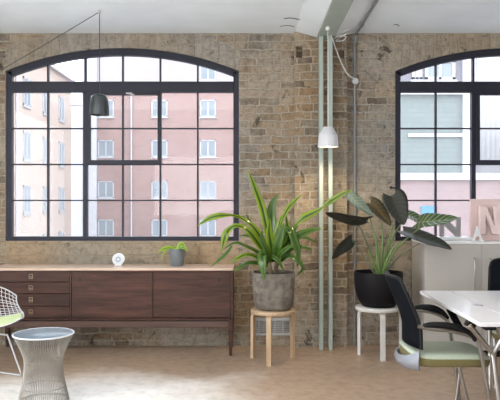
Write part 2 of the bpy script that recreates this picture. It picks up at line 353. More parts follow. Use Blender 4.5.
# ------------------------------------------------------------------ the room
YW = 6.26; CEIL = 2.94
WIN = [(-1.203, 1.10), (2.467, 1.10)]; ZB = 0.984; ZS = 2.585; RISE = 0.217
RAD = (1.10**2+RISE**2)/(2*RISE)
def arch_z(dx, inset=0.0): return ZS+RISE-RAD+math.sqrt((RAD-inset)**2-dx*dx)
XL, XR, YR = -3.45, 4.3, -3.0
w = MB(); TH = 0.16; Y2 = YW+TH
def q(x0, x1, za0, zb0, za1, zb1, mi):
    if zb0-za0 < 1e-4 and zb1-za1 < 1e-4: return
    for y in (YW, Y2): w.add([(x0,y,za0),(x1,y,za1),(x1,y,zb1),(x0,y,zb0)], [(0,1,2,3)], mi)
xc_prev = XL
TOP = 3.05
for xc, hw in WIN:
    xa, xb = xc-hw, xc+hw
    q(xc_prev, xa, 0, TOP, 0, TOP, 0)
    n = 28
    for i in range(n):
        x0 = xa+(xb-xa)*i/n; x1 = xa+(xb-xa)*(i+1)/n
        j0 = arch_z(x0-xc)+random.uniform(-.004,.006); j1 = arch_z(x1-xc)
        z0, z1 = arch_z(x0-xc), arch_z(x1-xc); t0, t1 = min(z0+0.215, TOP), min(z1+0.215, TOP)
        q(x0, x1, 0, 0.70, 0, 0.70, 0); q(x0, x1, 0.70, ZB, 0.70, ZB, 2)
        q(x0, x1, z0, t0, z1, t1, 1); q(x0, x1, t0, TOP, t1, TOP, 0)
        w.add([(x0,YW,z0),(x1,YW,z1),(x1,Y2,z1),(x0,Y2,z0)], [(0,1,2,3)], 1)
        w.add([(x0,YW,ZB),(x1,YW,ZB),(x1,Y2,ZB),(x0,Y2,ZB)], [(3,2,1,0)], 3)
    for x in (xa, xb): w.add([(x,YW,ZB),(x,YW,ZS),(x,Y2,ZS),(x,Y2,ZB)], [(0,1,2,3)], 3)
    xc_prev = xb
q(xc_prev, XR, 0, TOP, 0, TOP, 0)
wall = struct(w.build('wall_back', [M['brick'], M['arch'], M['plaster'], M['reveal']], fix=False), 'old yellow brick wall with two arched window openings', 'wall')
# pier carrying the beam, with a socket hole left open at each upper edge
p = MB(); PX0, PX1, PY = 0.414, 0.905, YW-0.07
def pq(x0, x1, z0, z1): p.box(x0, x1, PY, YW+0.01, z0, z1)
h1 = (PX0+0.015, PX0+0.075, 2.69, 2.80); h2 = (PX1-0.075, PX1-0.03, 2.68, 2.76)
pq(PX0, PX1, 0, 2.68)
pq(PX0, h2[0], 2.68, 2.69); pq(h2[1], PX1, 2.68, 2.76)
pq(PX0, h1[0], 2.69, 2.80); pq(h1[1], h2[0], 2.69, 2.80); pq(h2[0], PX1, 2.76, 2.80); pq(PX0, PX1, 2.80, 2.935)
struct(p.build('trim_1', M['brick']), 'brick pier standing slightly proud of the wall behind the green columns', 'pier')
# other walls, floor, ceiling
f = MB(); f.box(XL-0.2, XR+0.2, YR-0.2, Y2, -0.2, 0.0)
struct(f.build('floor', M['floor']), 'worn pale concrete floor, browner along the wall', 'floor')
c = MB()
c.add([(XL,YW+.1,CEIL),(0.42,YW+.1,CEIL),(0.42,5.27,CEIL),(XL,5.27,CEIL)], [(0,1,2,3)])
c.add([(0.98,YW+.1,CEIL),(XR,YW+.1,CEIL),(XR,5.27,CEIL),(0.98,5.27,CEIL)], [(0,1,2,3)])
for x0, x1 in ((XL,0.42),(0.98,XR)):
    c.add([(x0,5.27,CEIL),(x1,5.27,CEIL),(x1,5.27,CEIL-.012),(x0,5.27,CEIL-.012)], [(0,1,2,3)])
    c.add([(x0,5.262,CEIL-.012),(x1,5.262,CEIL-.012),(x1,YR,CEIL-.012),(x0,YR,CEIL-.012)], [(0,1,2,3)])
    c.add([(x0,5.262,CEIL-.012),(x1,5.262,CEIL-.012),(x1,5.262,CEIL+.03),(x0,5.262,CEIL+.03)], [(0,1,2,3)])
c.add([(0.42,YW+.1,CEIL),(0.62,YW+.1,CEIL-.054),(0.62,YR,CEIL-.054),(0.42,YR,CEIL)], [(0,1,2,3)])
c.add([(0.78,YW+.1,CEIL-.054),(0.98,YW+.1,CEIL),(0.98,YR,CEIL),(0.78,YR,CEIL-.054)], [(0,1,2,3)])
c.box(XL-.2, XR+.2, YR-.2, Y2, CEIL+.05, CEIL+.25)
ceil = struct(c.build('ceiling', M['ceil'], fix=False), 'limewashed white concrete ceiling', 'ceiling')
cr = MB()
def onceil(px, py): d = (CEIL-0.002-CAMZ)*F/(200-py); return P(px, py, d)
cr.tube(catmull([onceil(284,18.5), onceil(291,18), onceil(297,19), onceil(303,19.5)], 10), .004, 5)
cr.tube(catmull([onceil(280,26.5), onceil(287,25.5), onceil(294,26.5)], 8), .003, 5)
cr.tube(catmull([onceil(394,25), onceil(397,24.5), onceil(399,26)], 6), .004, 5)
tag(cr.build('crack', M['hole'], ceil), 'dark cracks in the white limewash')
b = MB(); b.box(0.62, 0.78, YR, YW+.02, CEIL-.072, CEIL-.0545)
struct(b.build('trim_2', M['sage'], bevel=.002), 'sage green bottom flange of the ceiling beam', 'beam')
for nm, (x0, x1) in (('wall_left', (XL-.2, XL)), ('wall_right', (XR, XR+.2))):
    g = MB()
    if nm == 'wall_left':
        g.box(x0, x1, YR, 0.3, 0, CEIL+.05); g.box(x0, x1, 3.6, YW, 0, CEIL+.05); g.box(x0, x1, 0.3, 3.6, 0, 0.7); g.box(x0, x1, 0.3, 3.6, 2.7, CEIL+.05)
    else: g.box(x0, x1, YR, YW, 0, CEIL+.05)
    struct(g.build(nm, M['wallpaint']), 'plain white painted side wall', 'wall')
g = MB(); g.box(XL, XR, YR-.2, YR, 0, 1.0); g.box(XL, XR, YR-.2, YR, 2.4, CEIL+.05); g.box(XL, XL+1.2, YR-.2, YR, 1.0, 2.4); g.box(XR-2.6, XR, YR-.2, YR, 1.0, 2.4)
struct(g.build('wall_front', M['wallpaint']), 'white painted wall with wide window opening behind the viewer', 'wall')

# windows
def window(nm, xc, label):
    yf = YW+0.015; xa, xb = xc-1.098, xc+1.098; fr = MB(); FW = 0.052; y1 = yf+0.06
    n = 32
    rows = []
    for i in range(n+1):
        dx = -1.098+2.196*i/n; zo = arch_z(dx)-.002
        dxi = dx*(1.098-FW)/1.098; zi = arch_z(dxi, 0.0)-0.066
        rows.append([Vector((xc+dx,yf,zo)), Vector((xc+dx,y1,zo)), Vector((xc+dxi,y1,zi)), Vector((xc+dxi,yf,zi))])
    fr.grid(rows, smooth=False, close=True)
    fr.box(xa, xa+FW, yf, y1, ZB+.0425, ZS-.003); fr.box(xb-FW, xb, yf, y1, ZB+.0425, ZS-.003)
    fr.box(xa, xb, yf-.012, y1, ZB+.001, ZB+.042)
    root = fr.build(nm, M['frame'], loc=(xc, yf, ZB)); struct(root, label, 'window')
    tr = MB(); tr.box(xa+FW, xb-FW, yf-.012, y1, 2.387, 2.487); tr.build('transom', M['frame'], root, bevel=.003)
    bars = MB(); X = lambda k: xa+.035+(2.196-.07)*k/6
    zr = [ZB+.042+(2.387-ZB-.042)*k/4 for k in range(5)]
    for k in (1, 3, 4, 5):
        top = arch_z(X(k)-xc)-.05
        bars.box(X(k)-.0075, X(k)+.0075, yf+.01, y1-.01, ZB+.03, top)
    for z in zr[1:4]: bars.box(xa+FW, xb-FW, yf+.012, y1-.012, z-.0062, z+.0062)
    bars.build('glazing_bar', M['frame'], root)
    mu = MB(); mu.box(X(2)-.019, X(2)+.019, yf, y1, ZB+.03, 2.387); mu.box(X(2)-.01, X(2)+.01, yf+.008, y1-.008, 2.48, arch_z(X(2)-xc)-.05); mu.build('mullion', M['frame'], root)
    ca = MB(); cx0, cx1, cz0, cz1 = X(2)+.019, X(4)+.014, zr[2]+.0, 2.387
    for a in ((cx0, cx0+.034, cz0, cz1), (cx1-.036, cx1, cz0, cz1), (cx0+.034, cx1-.036, cz0, cz0+.04), (cx0+.034, cx1-.036, cz1-.028, cz1)):
        ca.box(a[0], a[1], yf-.018, yf+.03, a[2], a[3])
    cas = ca.build('casement', M['frame'], root, bevel=.002)
    la = MB(); xm = (cx0+cx1)/2+.05; la.box(xm-.028, xm+.028, yf-.03, yf-.018, cz1-.02, cz1-.006); la.bar((xm-.02,yf-.035,cz1-.013),(xm+.05,yf-.035,cz1-.03),.012)
    tag(la.build('latch', M['vent'], cas), 'pale metal latch on the casement')
    gl = MB(); pts = [(xa+.03, ZB+.03)]
    pts += [(xb-.03, ZB+.03)]+[(xc-dx*1.07, arch_z(dx*1.07)-.03) for dx in [-1+2*i/16 for i in range(17)]]
    gl.add([(x, yf+.035, z) for x, z in pts], [tuple(range(len(pts)))])
    gl.build('pane', M['glass'], root, fix=False)
    return root
window('window_1', WIN[0][0], 'left arched steel window with dark glazing bars above the sideboard')
window('window_2', WIN[1][0], 'right arched steel window with dark glazing bars above the white cabinet')

# two slim columns
for px, lab in ((321.0, 'left one of the two slim sage green posts at the pier'), (330.3, 'right one of the two slim sage green posts at the pier, behind the white lamp')):
    x = (px-250)*6.09/F; m = MB()
    m.box(x-.019, x+.019, 6.06, 6.13, 0.0, CEIL-.073)
    r = m.build('steel_post', M['sage'], loc=(x, 6.09, 0), bevel=.004); tag(r, lab, 'post', 'slim green posts')
# conduit, junction box, cables
t = thing('conduit', 'grey metal conduit running up the brick wall and along the ceiling', 'pipe', (0.984, YW-.02, 0))
m = MB(); xx = .984
m.tube([(xx,YW-.016,0),(xx,YW-.016,2.83)]+[(xx, YW-.016-.08*math.sin(a), 2.83+.086*(1-math.cos(a))+.0) for a in [PI/2*k/8 for k in range(1,9)]]+[(xx,YW-.3,2.916),(xx,2.5,2.912)], .013, 10)
m.build('pipe', M['conduit'], t)
for py in (40, 57, 112, 140, 165.5, 192, 222, 262):
    z = CAMZ-(py-200)*YW/F; k = MB(); k.box(xx-.03, xx+.03, YW-.006, YW-.0, z-.012, z+.012); k.tube([(xx,YW-.016,z-.011),(xx,YW-.016,z+.011)], .0165, 10); k.build('clip', M['conduit'], t)
k = MB(); k.tube([(xx,5.9,2.915),(xx,5.84,2.915)], .0185, 10); k.build('coupling', M['conduit'], t)
z = CAMZ-(82-200)*YW/F
k = MB(); k.tube([(xx,YW-.0,z),(xx,YW-.045,z)], .034, 18); jb = k.build('junction_box', M['conduit'], t)
k = MB(); k.tube([(xx,YW-.045,z),(xx,YW-.051,z)], .028, 18); k.build('lid', M['vent'], jb)
m = MB(); e0 = P(332,37,6.03)
m.tube(catmull([e0, P(335.5,48,6.1), P(341,62,6.13), P(347.5,74,6.15), Vector((xx-.005,YW-.05,z+.02))], 20), .0055, 6)
tag(m.build('cable', M['cordw'], loc=e0), 'white cable drooping from the beam to the round junction box', 'cable')
m = MB()
m.tube(catmull([P(331,36,6.02), P(338,33,6.1), P(344,31.5,6.05), P(350,29,5.95)], 14), .006, 6)
m.tube(catmull([P(332,40,6.15), P(339,36,6.1), P(346,36.5,6.1), P(343,40.5,6.12), P(336,41,6.15), P(340,37.5,6.12), P(348,33,6.05)], 26), .005, 6)
tag(m.build('cable_tangle', M['cordw'], loc=P(331,38,6.1)), 'tangle of short loose cables at the beam end over the columns', 'cable')
# wall vent
vx0, vx1, vz0, vz1 = 0.005, 0.392, 0.098, 0.262
t = thing('wall_vent', 'pale grey ventilation grille low on the wall behind the wooden stool', 'vent', (.2, YW, vz0))
m = MB()
for a in ((vx0,vx1,vz0,vz0+.022),(vx0,vx1,vz1-.022,vz1),(vx0,vx0+.022,vz0,vz1),(vx1-.022,vx1,vz0,vz1)): m.box(a[0],a[1],YW-.014,YW,a[2],a[3])
m.build('frame', M['vent'], t)
m = MB()
for i in range(6): z = vz0+.03+i*.0205; m.add([(vx0+.02,YW-.011,z),(vx1-.02,YW-.011,z),(vx1-.02,YW-.002,z+.014),(vx0+.02,YW-.002,z+.014)], [(0,1,2,3)])
for i in range(4): x = vx0+.08+i*.075; m.box(x-.004,x+.004,YW-.012,YW-.002,vz0,vz1)
m.build('louvres', M['vent'], t, solid=.002)
m = MB(); m.tube([P(384,146,YW), P(384,146,YW)-Vector((0,.012,0))], .02, 14)
tag(m.build('wall_plug', M['conduit'], loc=P(384,146,YW)), 'small round dark disc fixed to the brick left of the right window', 'disc')
m = MB(); m.tube([P(391,187.5,YW), P(391,187.5,YW-.05), P(396,188,YW-.06)], .007, 8); m.tube([P(391,187.5,YW), P(391,187.5,YW-.012)], .014, 10)
tag(m.build('wall_hook', M['frame'], loc=P(391,187.5,YW)), 'small dark hook beside the frame of the right window', 'hook')

# ------------------------------------------------------------------ sideboard
SX0, SX1, SF, SBK = -2.285, -0.149, 5.84, 6.235
z_ = lambda py, d=SF: CAMZ-(py-200)*d/F
x_ = lambda px, d=SF: (px-250)*d/F
t = thing('sideboard', 'long low rosewood sideboard with drawers and sliding doors under the left window', 'sideboard', ((SX0+SX1)/2, 6.04, 0))
zt, zb = z_(268.2), z_(320)
m = MB(); m.box(SX0-.006, SX1+.006, SF-.012, SBK, z_(270.6), zt); tag(m.build('top', M['edge'], t, bevel=.004), 'wooden top, window highlight put into its pale colour')
m = MB(); ct = z_(270.6)
m.box(SX0, SX0+.022, SF, SBK, zb, ct); m.box(SX1-.022, SX1, SF, SBK, zb, ct); m.box(SX0, SX1, SF, SBK, zb, zb+.014); m.box(SX0, SX1, SF, SBK, ct-.012, ct); m.box(SX0, SX1, SBK-.01, SBK, zb, ct)
xd = x_(70.5); m.box(xd-.008, xd+.008, SF, SBK, zb, ct)
m.build('carcass', M['rosewood'], t, bevel=.002)
dz = [271.6, 282.3, 294, 306.3, 318.4]
for i in range(4):
    m = MB(); m.box(SX0+.024, xd-.010, SF+.004, SF+.30, z_(dz[i+1])+.0035, z_(dz[i])-.0015); dr = m.build('drawer', M['rosewood'], t, bevel=.002)
    hx, hz = x_(31), (z_(dz[i])+z_(dz[i+1]))/2+.004
    m = MB()
    for a in ((-.019,.019,.016,.022),(-.019,.019,-.022,-.016),(-.019,-.013,-.022,.022),(.013,.019,-.022,.022)): m.box(hx+a[0],hx+a[1],SF-.006,SF+.005,hz+a[2],hz+a[3])
    hd = m.build('pull', M['pull'], dr, bevel=.001)
    m = MB(); m.tube([(hx-.013,SF-.003,hz-.004),(hx+.013,SF-.003,hz-.004)], .005, 8); m.build('pull_bar', M['pull'], hd)
for x0, x1, yy, hx in ((xd+.010, x_(152.3), SF+.006, x_(80)), (x_(152.3)-.004, SX1-.024, SF+.018, x_(219.5))):
    m = MB(); m.box(x0, x1, yy, yy+.012, zb+.018, ct-.014); dr = m.build('sliding_door', M['rosewood'], t, bevel=.0015)
    m = MB(); hz = z_(280); m.tube([(hx,yy+.002,hz),(hx,yy-.0015,hz)], .014, 20); m.build('finger_hole', M['hole'], dr)
m = MB(); m.box(SX0+.02, SX1-.02, SF+.02, SF+.045, z_(328), z_(321.5)); m.box(SX0+.02, SX1-.02, SBK-.05, SBK-.02, z_(328), z_(321.5)); m.box(SX0+.02,SX0+.04,SF+.02,SBK-.02,z_(328),z_(321.5)); m.box(SX1-.04,SX1-.02,SF+.02,SBK-.02,z_(328),z_(321.5))
m.build('base_rail', M['rosewood_light'], t, bevel=.002)
for x in (SX0+.022, SX1-.022):
    for y in (SF+.022, SBK-.03):
        m = MB(); rows = [[Vector((x+i*r, y+j*r, z)) for i, j in ((-1,-1),(1,-1),(1,1),(-1,1))] for r, z in ((.012,0),(.019,.2),(.021,zb))]
        m.grid(rows, smooth=False, close=True); m.add(rows[0], [(0,1,2,3)]); m.add(rows[-1], [(0,1,2,3)])
        m.build('leg', M['rosewood'], t)
ZTOP = zt
# desk clock
cy = 6.07; cc = P(118.5, 257.4, cy); cc.z = ZTOP+.0585
t = thing('desk_clock', 'small round white desk clock on the sideboard', 'clock', (cc.x, cy, ZTOP))
def disc(mb, c, r0, r1, y0, y1, n=28):
    tl = .25
    def pt(r, a, y): return c+Vector((r*math.cos(a), y+tl*r*math.sin(a), r*math.sin(a)*.97))
    rows = [[pt(r, 2*PI*j/n, y) for j in range(n)] for r, y in ((r0,y0),(r1,y0),(r1,y1),(r0,y1),(r0,y0))]
    mb.grid(rows, close=True)
m = MB(); disc(m, cc, .040, .055, -.012, .012); m.build('case', M['white'], t)
m = MB(); disc(m, cc, .001, .048, -.0135, .008); fc = m.build('dial', M['clockface'], t)
m = MB(); disc(m, cc, .014, .024, -.0165, -.013); m.build('inner_ring', M['clockmid'], fc)
m = MB(); m.bar(cc+Vector((0,-.010,0)), cc+Vector((.006,-.004,.028)), .004, .002); m.bar(cc+Vector((0,-.010,0)), cc+Vector((-.018,-.011,-.006)), .004, .002); m.build('hand', M['hole'], fc)
m = MB(); m.box(cc.x-.03, cc.x+.03, cy-.022, cy+.03, ZTOP, ZTOP+.008); m.bar((cc.x,cy+.02,ZTOP+.004),(cc.x,cy+.016,cc.z-.02),.012); m.build('stand', M['white'], t)

# ------------------------------------------------------------------ leaves
def leaf(parent, pts, wpx, mat, roll=0.3, fold=0.25, prof='lance', lobe=0.0, droop=0.0, n=18, rolls=None, name='leaf', thick=0.0015, wm=None, wave=0.0):
    """pts: (px, py, d) centreline; wpx half width in metres; roll: 0 blade faces the viewer, 1 edge-on"""
    cl = catmull([P(*p) for p in pts], n)
    off = Vector((0,0,0)); o = parent
    while o is not None: off += o.location; o = o.parent
    view = Vector((0,1,0)); flip = -1 if cl[-1].x < cl[0].x else 1; rows = []; uvs = []; K = [-1,-.5,0,.5,1] if prof == 'lance' else [-1,-.75,-.5,-.25,0,.25,.5,.75,1]
    for i, c0 in enumerate(cl):
        t = i/n; T = (cl[min(i+1,n)]-cl[max(i-1,0)]).normalized()
        side = T.cross(view); side = side.normalized() if side.length > .05 else Vector((1,0,0))
        side = side*flip
        back = T.cross(side).normalized()
        if back.y < 0: back = -back
        rl = roll
        if rolls is not None: kk = min(int(t*(len(rolls)-1)), len(rolls)-2); rl = rolls[kk]+(rolls[kk+1]-rolls[kk])*(t*(len(rolls)-1)-kk)
        S = side*math.cos(rl)+back*math.sin(rl); Nn = T.cross(S).normalized()*flip
        rl += wave*math.sin(5.5*t*PI+len(pts)*1.7+wpx*300)
        if prof == 'lance': wd = wpx*(max(0.0, math.sin(PI*min(1, .12+.88*t)**.85))**.75)*(1 if t < .98 else .3)
        else: wd = wpx*max(.02, (math.sin(PI*min(1,(t*.93+.07))**.72))**.62)
        if wm: kk = min(int(t*(len(wm)-1)), len(wm)-2); wd *= wm[kk]+(wm[kk+1]-wm[kk])*(t*(len(wm)-1)-kk)
        row = []
        for u in K:
            lo = -lobe*abs(u)**1.5*(1-t)**1.3 if lobe else 0
            row.append(c0+S*(u*wd)+Nn*(fold*abs(u)*wd)+T*lo-Vector((0,0,droop*u*u*wd))-off)
            uvs.append((u*.5+.5, t))
        rows.append(row)
    k = len(K); vs = [v for r in rows for v in r]
    fs = [(i*k+j, i*k+j+1, (i+1)*k+j+1, (i+1)*k+j) for i in range(n) for j in range(k-1)]
    me = bpy.data.meshes.new(name); me.from_pydata([tuple(v) for v in vs], [], fs); me.materials.append(mat)
    ul = me.uv_layers.new(name='UVMap')
    for lp in me.loops: ul.data[lp.index].uv = uvs[lp.vertex_index]
    for pl in me.polygons: pl.use_smooth = True
    ob = bpy.data.objects.new(name, me); COL.objects.link(ob); ob.parent = parent
    md = ob.modifiers.new('solid', 'SOLIDIFY'); md.thickness = thick; md.offset = 0
    return ob

# small plant on the sideboard
d = 6.04; c0 = P(177.2, 266, d); c0.z = ZTOP
t = thing('potted_seedling', 'small green plant in a tapered grey pot on the sideboard', 'plant', c0)
s = d/F
m = MB(); m.lathe([(.0,.001),(6.2*s,.0),(6.4*s,.004),(8.6*s,17*s),(8.4*s,17.4*s),(7.6*s,17.2*s),(7.4*s,14.8*s)], c0, 32, sx=1, sy=1); m.build('pot', M['greypot'], t)
m = MB(); m.lathe([(7.5*s,15*s),(.001,15.4*s)], c0, 24); m.build('soil', M['soil'], t)
for pts, wd, rl in (([(175,252,d),(170,248.5,d),(164,249,d-.02),(158,252,d-.03)], .028, .7), ([(178,252,d),(179,247,d),(182,244,d),(186,249,d-.02)], .026, .4),
                ([(178,252,d),(182,247.5,d-.04),(186,249.5,d-.06),(187,252,d-.08)], .02, .8), ([(174,252,d),(168,249,d-.03),(163,254,d-.06),(161,261,d-.07)], .008, .3),
                ([(177,252,d),(176,248,d+.03),(172,247,d+.05)], .022, .6), ([(179,252,d),(181,249,d-.05),(178,250,d-.09)], .022, .9)):
    leaf(t, pts, wd, M['young'], roll=rl, n=12)

# ------------------------------------------------------------------ stools
def stool(cx, cy, legs, mat, label, seat_r=.19, H=.44):
    t = thing('stool', label, 'stool', (cx, cy, 0), 'round three-legged stools')
    m = MB(); m.lathe([(.001,H-.032),(seat_r-.004,H-.032),(seat_r,H-.028),(seat_r,H-.004),(seat_r-.004,H),(.001,H)], (cx,cy,0), 48); m.build('seat', mat, t)
    for lx, ly in legs:
        m = MB(); dv = Vector((lx-cx, ly-cy, 0)).normalized(); sd = Vector((-dv.y, dv.x, 0)); L = Vector((lx, ly, 0)); W = .021; TK = .014
        prof = [(0,0),(0,.34),(0,H-.085)]+[(-.05*(1-math.cos(a)), H-.085+.05*math.sin(a)) for a in [PI/2*k/6 for k in range(1,7)]]+[(-.11, H-.035)]
        rows = []
        for i, (o, z) in enumerate(prof):
            a = prof[max(i-1,0)]; b = prof[min(i+1,len(prof)-1)]; tx, tz = b[0]-a[0], b[1]-a[1]; l = math.hypot(tx, tz); nx, nz = tz/l, -tx/l
            r = []
            for sg, so in ((-W,-TK),(W,-TK),(W,TK),(-W,TK)):
                pt = L+dv*(o+nx*so)+sd*sg; pt.z = z+nz*so; r.append(pt)
            rows.append(r)
        m.grid(rows, smooth=False, close=True); m.add(rows[0], [(0,1,2,3)]); m.add(rows[-1], [(0,1,2,3)])
        m.build('leg', mat, t, bevel=.002)
    return t
SC = (0.196, 5.67); 
stool(SC[0], SC[1], [(x_(269,5.49), 5.49+.0), (x_(253,5.77), 5.77), (x_(292.5,5.77), 5.77)], M['birch'], 'natural birch stool under the concrete plant pot')
WC = (1.116, 5.83)
stool(WC[0], WC[1], [(x_(383,5.655), 5.665), (x_(359.5,5.90), 5.90), (x_(402,5.90), 5.92)], M['whitepaint'], 'white painted stool under the black plant pot')

# dracaena
cx, cy = SC[0]+.005, SC[1]; d0 = cy
t = thing('potted_dracaena', 'tall striped green leafy plant in a rough concrete pot on the birch stool', 'plant', (cx, cy, .44))
m = MB(); m.lathe([(.001,.4405),(.12,.441),(.142,.449),(.160,.475),(.172,.54),(.179,.62),(.181,.70),(.181,.752),(.177,.757),(.166,.757),(.164,.73)], (cx,cy,0), 48, power=2.6); m.build('pot', M['concrete'], t)
m = MB(); m.lathe([(.168,.735),(.09,.742),(.001,.745)], (cx,cy,0), 32, power=2.6); m.build('soil', M['soil'], t)
for a, b, c_ in (((270,273,d0),(269,262,d0),(268,250,d0)), ((275,273,d0+.05),(277,262,d0+.05),(278,250,d0+.05)), ((271,274,d0-.07),(270,268,d0-.08),(269,261,d0-.09))):
    m = MB(); m.tube(catmull([P(*a), P(*b), P(*c_)], 8), .017, 10); m.build('stem', M['stemw'], t)
D = d0
LV = [ # centreline, half width, blade roll along the leaf, material
 ([(271,256,D),(267,232,D),(262,208,D),(254,186,D-.02),(248,169,D-.04)], .030, (.4,.1,.4), 'drac', (.7,.8,1.1,1,1)),
 ([(273,254,D),(273,232,D+.02),(271.5,214,D+.05),(273,203,D+.06),(278.5,193,D+.06)], .040, (.2,.4,.2), 'drac2'),
 ([(277,252,D),(279,235,D-.05),(283,219,D-.1),(290,206,D-.12),(303,193.5,D-.12)], .027, (.3,1.0,.2), 'drac', (.7,.9,.7,1.3,1.2)),
 ([(278,252,D),(286,238,D-.05),(297,224,D-.1),(305,217,D-.12),(317,211,D-.14),(328,203.5,D-.15)], .033, (.9,.8,.1,.2), 'drac', (.4,.35,.4,1.15,1.1,.5)),
 ([(324,206,D-.14),(331,201,D-.15),(338,196.5,D-.16),(345,192.5,D-.17),(353,190.5,D-.18)], .022, (.2,.2), 'drac'),
 ([(278,255,D),(288,242,D-.06),(300,235,D-.1),(313,230,D-.1),(326,228,D-.1)], .036, (.4,.5,1.1), 'drac2', (.6,1.1,1,1)),
 ([(268,256,D),(262,240,D-.05),(252,226,D-.1),(238,217,D-.15),(224,215.5,D-.2),(210,218,D-.2),(197,226,D-.2)], .034, (.3,.3,1.1,1.2,.1,.1), 'drac', (.8,.9,.9,.8,1.3,1.3)),
 ([(268,258,D),(258,243,D-.1),(247,230,D-.18),(236,226,D-.22),(228,231,D-.25),(224,240,D-.25),(222,252,D-.25)], .040, (.2,.3,1.1,1.0,.1,.2), 'drac', (.7,.8,.8,.9,1.3,1.2)),
 ([(232,246,D-.22),(226,254,D-.24),(219,260,D-.25),(211,267,D-.25)], .018, (.9,.7), 'drac2'),
 ([(268,260,D),(257,252,D-.12),(245,246,D-.2),(235,243,D-.22),(222,250,D-.24)], .022, (.8,1.1,.8), 'drac2'),
 ([(268,264,D-.05),(256,257,D-.15),(246,255,D-.2),(238,258,D-.22),(230,263,D-.22)], .028, (.9,1.1,.4), 'drac'),
 ([(267,266,D-.05),(255,263,D-.15),(246,264,D-.2),(239,268,D-.22),(233,272,D-.22)], .022, (.8,1.0,.3), 'drac2'),
 ([(268,262,D-.08),(264,255,D-.18),(262,258,D-.24),(263,268,D-.26),(265,281,D-.25)], .044, (.9,.6,.1), 'drac2'),
 ([(280,250,D),(285,236,D-.1),(290,231,D-.16),(295,242,D-.2),(298,254,D-.2),(297,268,D-.2)], .040, (.4,.9,.3,.5), 'drac2'),
 ([(282,258,D),(292,249,D-.08),(302,247,D-.1),(313,250,D-.1)], .024, (.9,.6), 'drac2'),
 ([(278,264,D-.05),(288,256,D-.15),(297,260,D-.2),(303,268,D-.2),(296,276,D-.22)], .024, (.9,.5), 'drac2'),
 ([(272,258,D),(275,240,D-.04),(279,224,D-.06),(283,214,D-.08)], .032, (.2,.8), 'drac'),
 ([(273,262,D-.06),(271,246,D-.12),(269,232,D-.14),(270,218,D-.16)], .034, (.3,.2), 'drac'),
 ([(275,262,D-.08),(277,247,D-.16),(281,234,D-.2),(284,223,D-.22)], .040, (.2,.3), 'drac2'),
 ([(270,260,D),(264,245,D+.05),(257,232,D+.1),(250,222,D+.12),(246,213,D+.12)], .022, (.5,1.1,.3), 'drac2'),
 ([(279,258,D+.05),(289,240,D+.12),(297,226,D+.18),(300,216,D+.2)], .022, (.6,1.0), 'drac2'),
 ([(281,258,D),(293,240,D+.1),(306,238,D+.15),(318,244,D+.15)], .024, (.9,.9), 'drac2'),
 ([(276,262,D-.1),(282,252,D-.2),(290,247,D-.24),(296,247,D-.25)], .022, (.5,1.2), 'drac2'),
 ([(269,260,D+.05),(259,243,D+.15),(249,236,D+.2),(238,236,D+.22)], .024, (.7,.9), 'drac2'),
 ([(275,262,D-.1),(273,257,D-.22),(279,262,D-.26),(284,272,D-.24)], .02, (.8,.4), 'drac2'),
 ([(276,260,D+.02),(283,243,D-.02),(287,228,D-.05),(286,214,D-.06)], .026, (.5,.1), 'drac'),
 ([(270,262,D-.1),(266,250,D-.18),(262,240,D-.2),(262,229,D-.2)], .026, (.3,.5), 'drac2'),
]
for e in LV: leaf(t, e[0], e[1]*1.05, M[e[3]], rolls=e[2], fold=.16, wm=e[4] if len(e) > 4 else None, wave=.28, n=24)

# alocasia
cx, cy = x_(378.5, WC[1]), WC[1]; d0 = cy
t = thing('potted_alocasia', 'dark leaved plant in a glossy black bowl pot on the white stool', 'plant', (cx, cy, .44))
m = MB(); m.lathe([(.001,.4405),(.12,.4405),(.145,.447),(.178,.50),(.203,.58),(.212,.65),(.212,.735),(.209,.742),(.203,.742),(.198,.72),(.198,.70)], (cx,cy,0), 56); m.build('pot', M['blackpot'], t)
m = MB(); m.lathe([(.200,.705),(.1,.712),(.001,.715)], (cx,cy,0), 32); m.build('soil', M['soil'], t)
D = d0
PT = [ # petioles
 ([(377,275,D),(371,255,D),(365,238,D),(357,222,D),(352,219,D-.02)], .008, 'petiole_d'),
 ([(379,275,D),(378,250,D+.02),(372,225,D+.03),(366,204,D+.03)], .008, 'petiole'),
 ([(381,275,D),(382,250,D),(383,232,D),(382,222,D)], .008, 'petiole'),
 ([(382,275,D),(386,252,D),(391,232,D),(394,224,D)], .009, 'petiole'),
 ([(383,275,D),(392,255,D-.05),(405,240,D-.08),(420,228,D-.1),(424,225,D-.1)], .008, 'petiole'),
 ([(383,276,D),(394,262,D-.05),(408,250,D-.1),(420,243,D-.12)], .007, 'petiole_d'),
 ([(376,276,D),(367,262,D+.05),(359,248,D+.08),(352,240,D+.1)], .006, 'petiole_d'),
 ([(380,276,D-.05),(377,256,D-.08),(376,236,D-.1)], .011, 'petiole'),
 ([(378,276,D-.05),(373,262,D-.08),(368,250,D-.1)], .010, 'petiole'),
 ([(382,276,D-.06),(386,262,D-.1),(392,250,D-.12),(398,243,D-.12)], .009, 'petiole'),
 ([(382,275,D+.05),(389,248,D+.08),(398,228,D+.1),(410,216,D+.1)], .007, 'petiole'),
]
for pts, r, mt in PT:
    cl = catmull([P(*p) for p in pts], 14); m = MB(); m.tube(cl, [r*(1.35-.7*i/14) for i in range(15)], 8); m.build('stalk', M[mt], t)
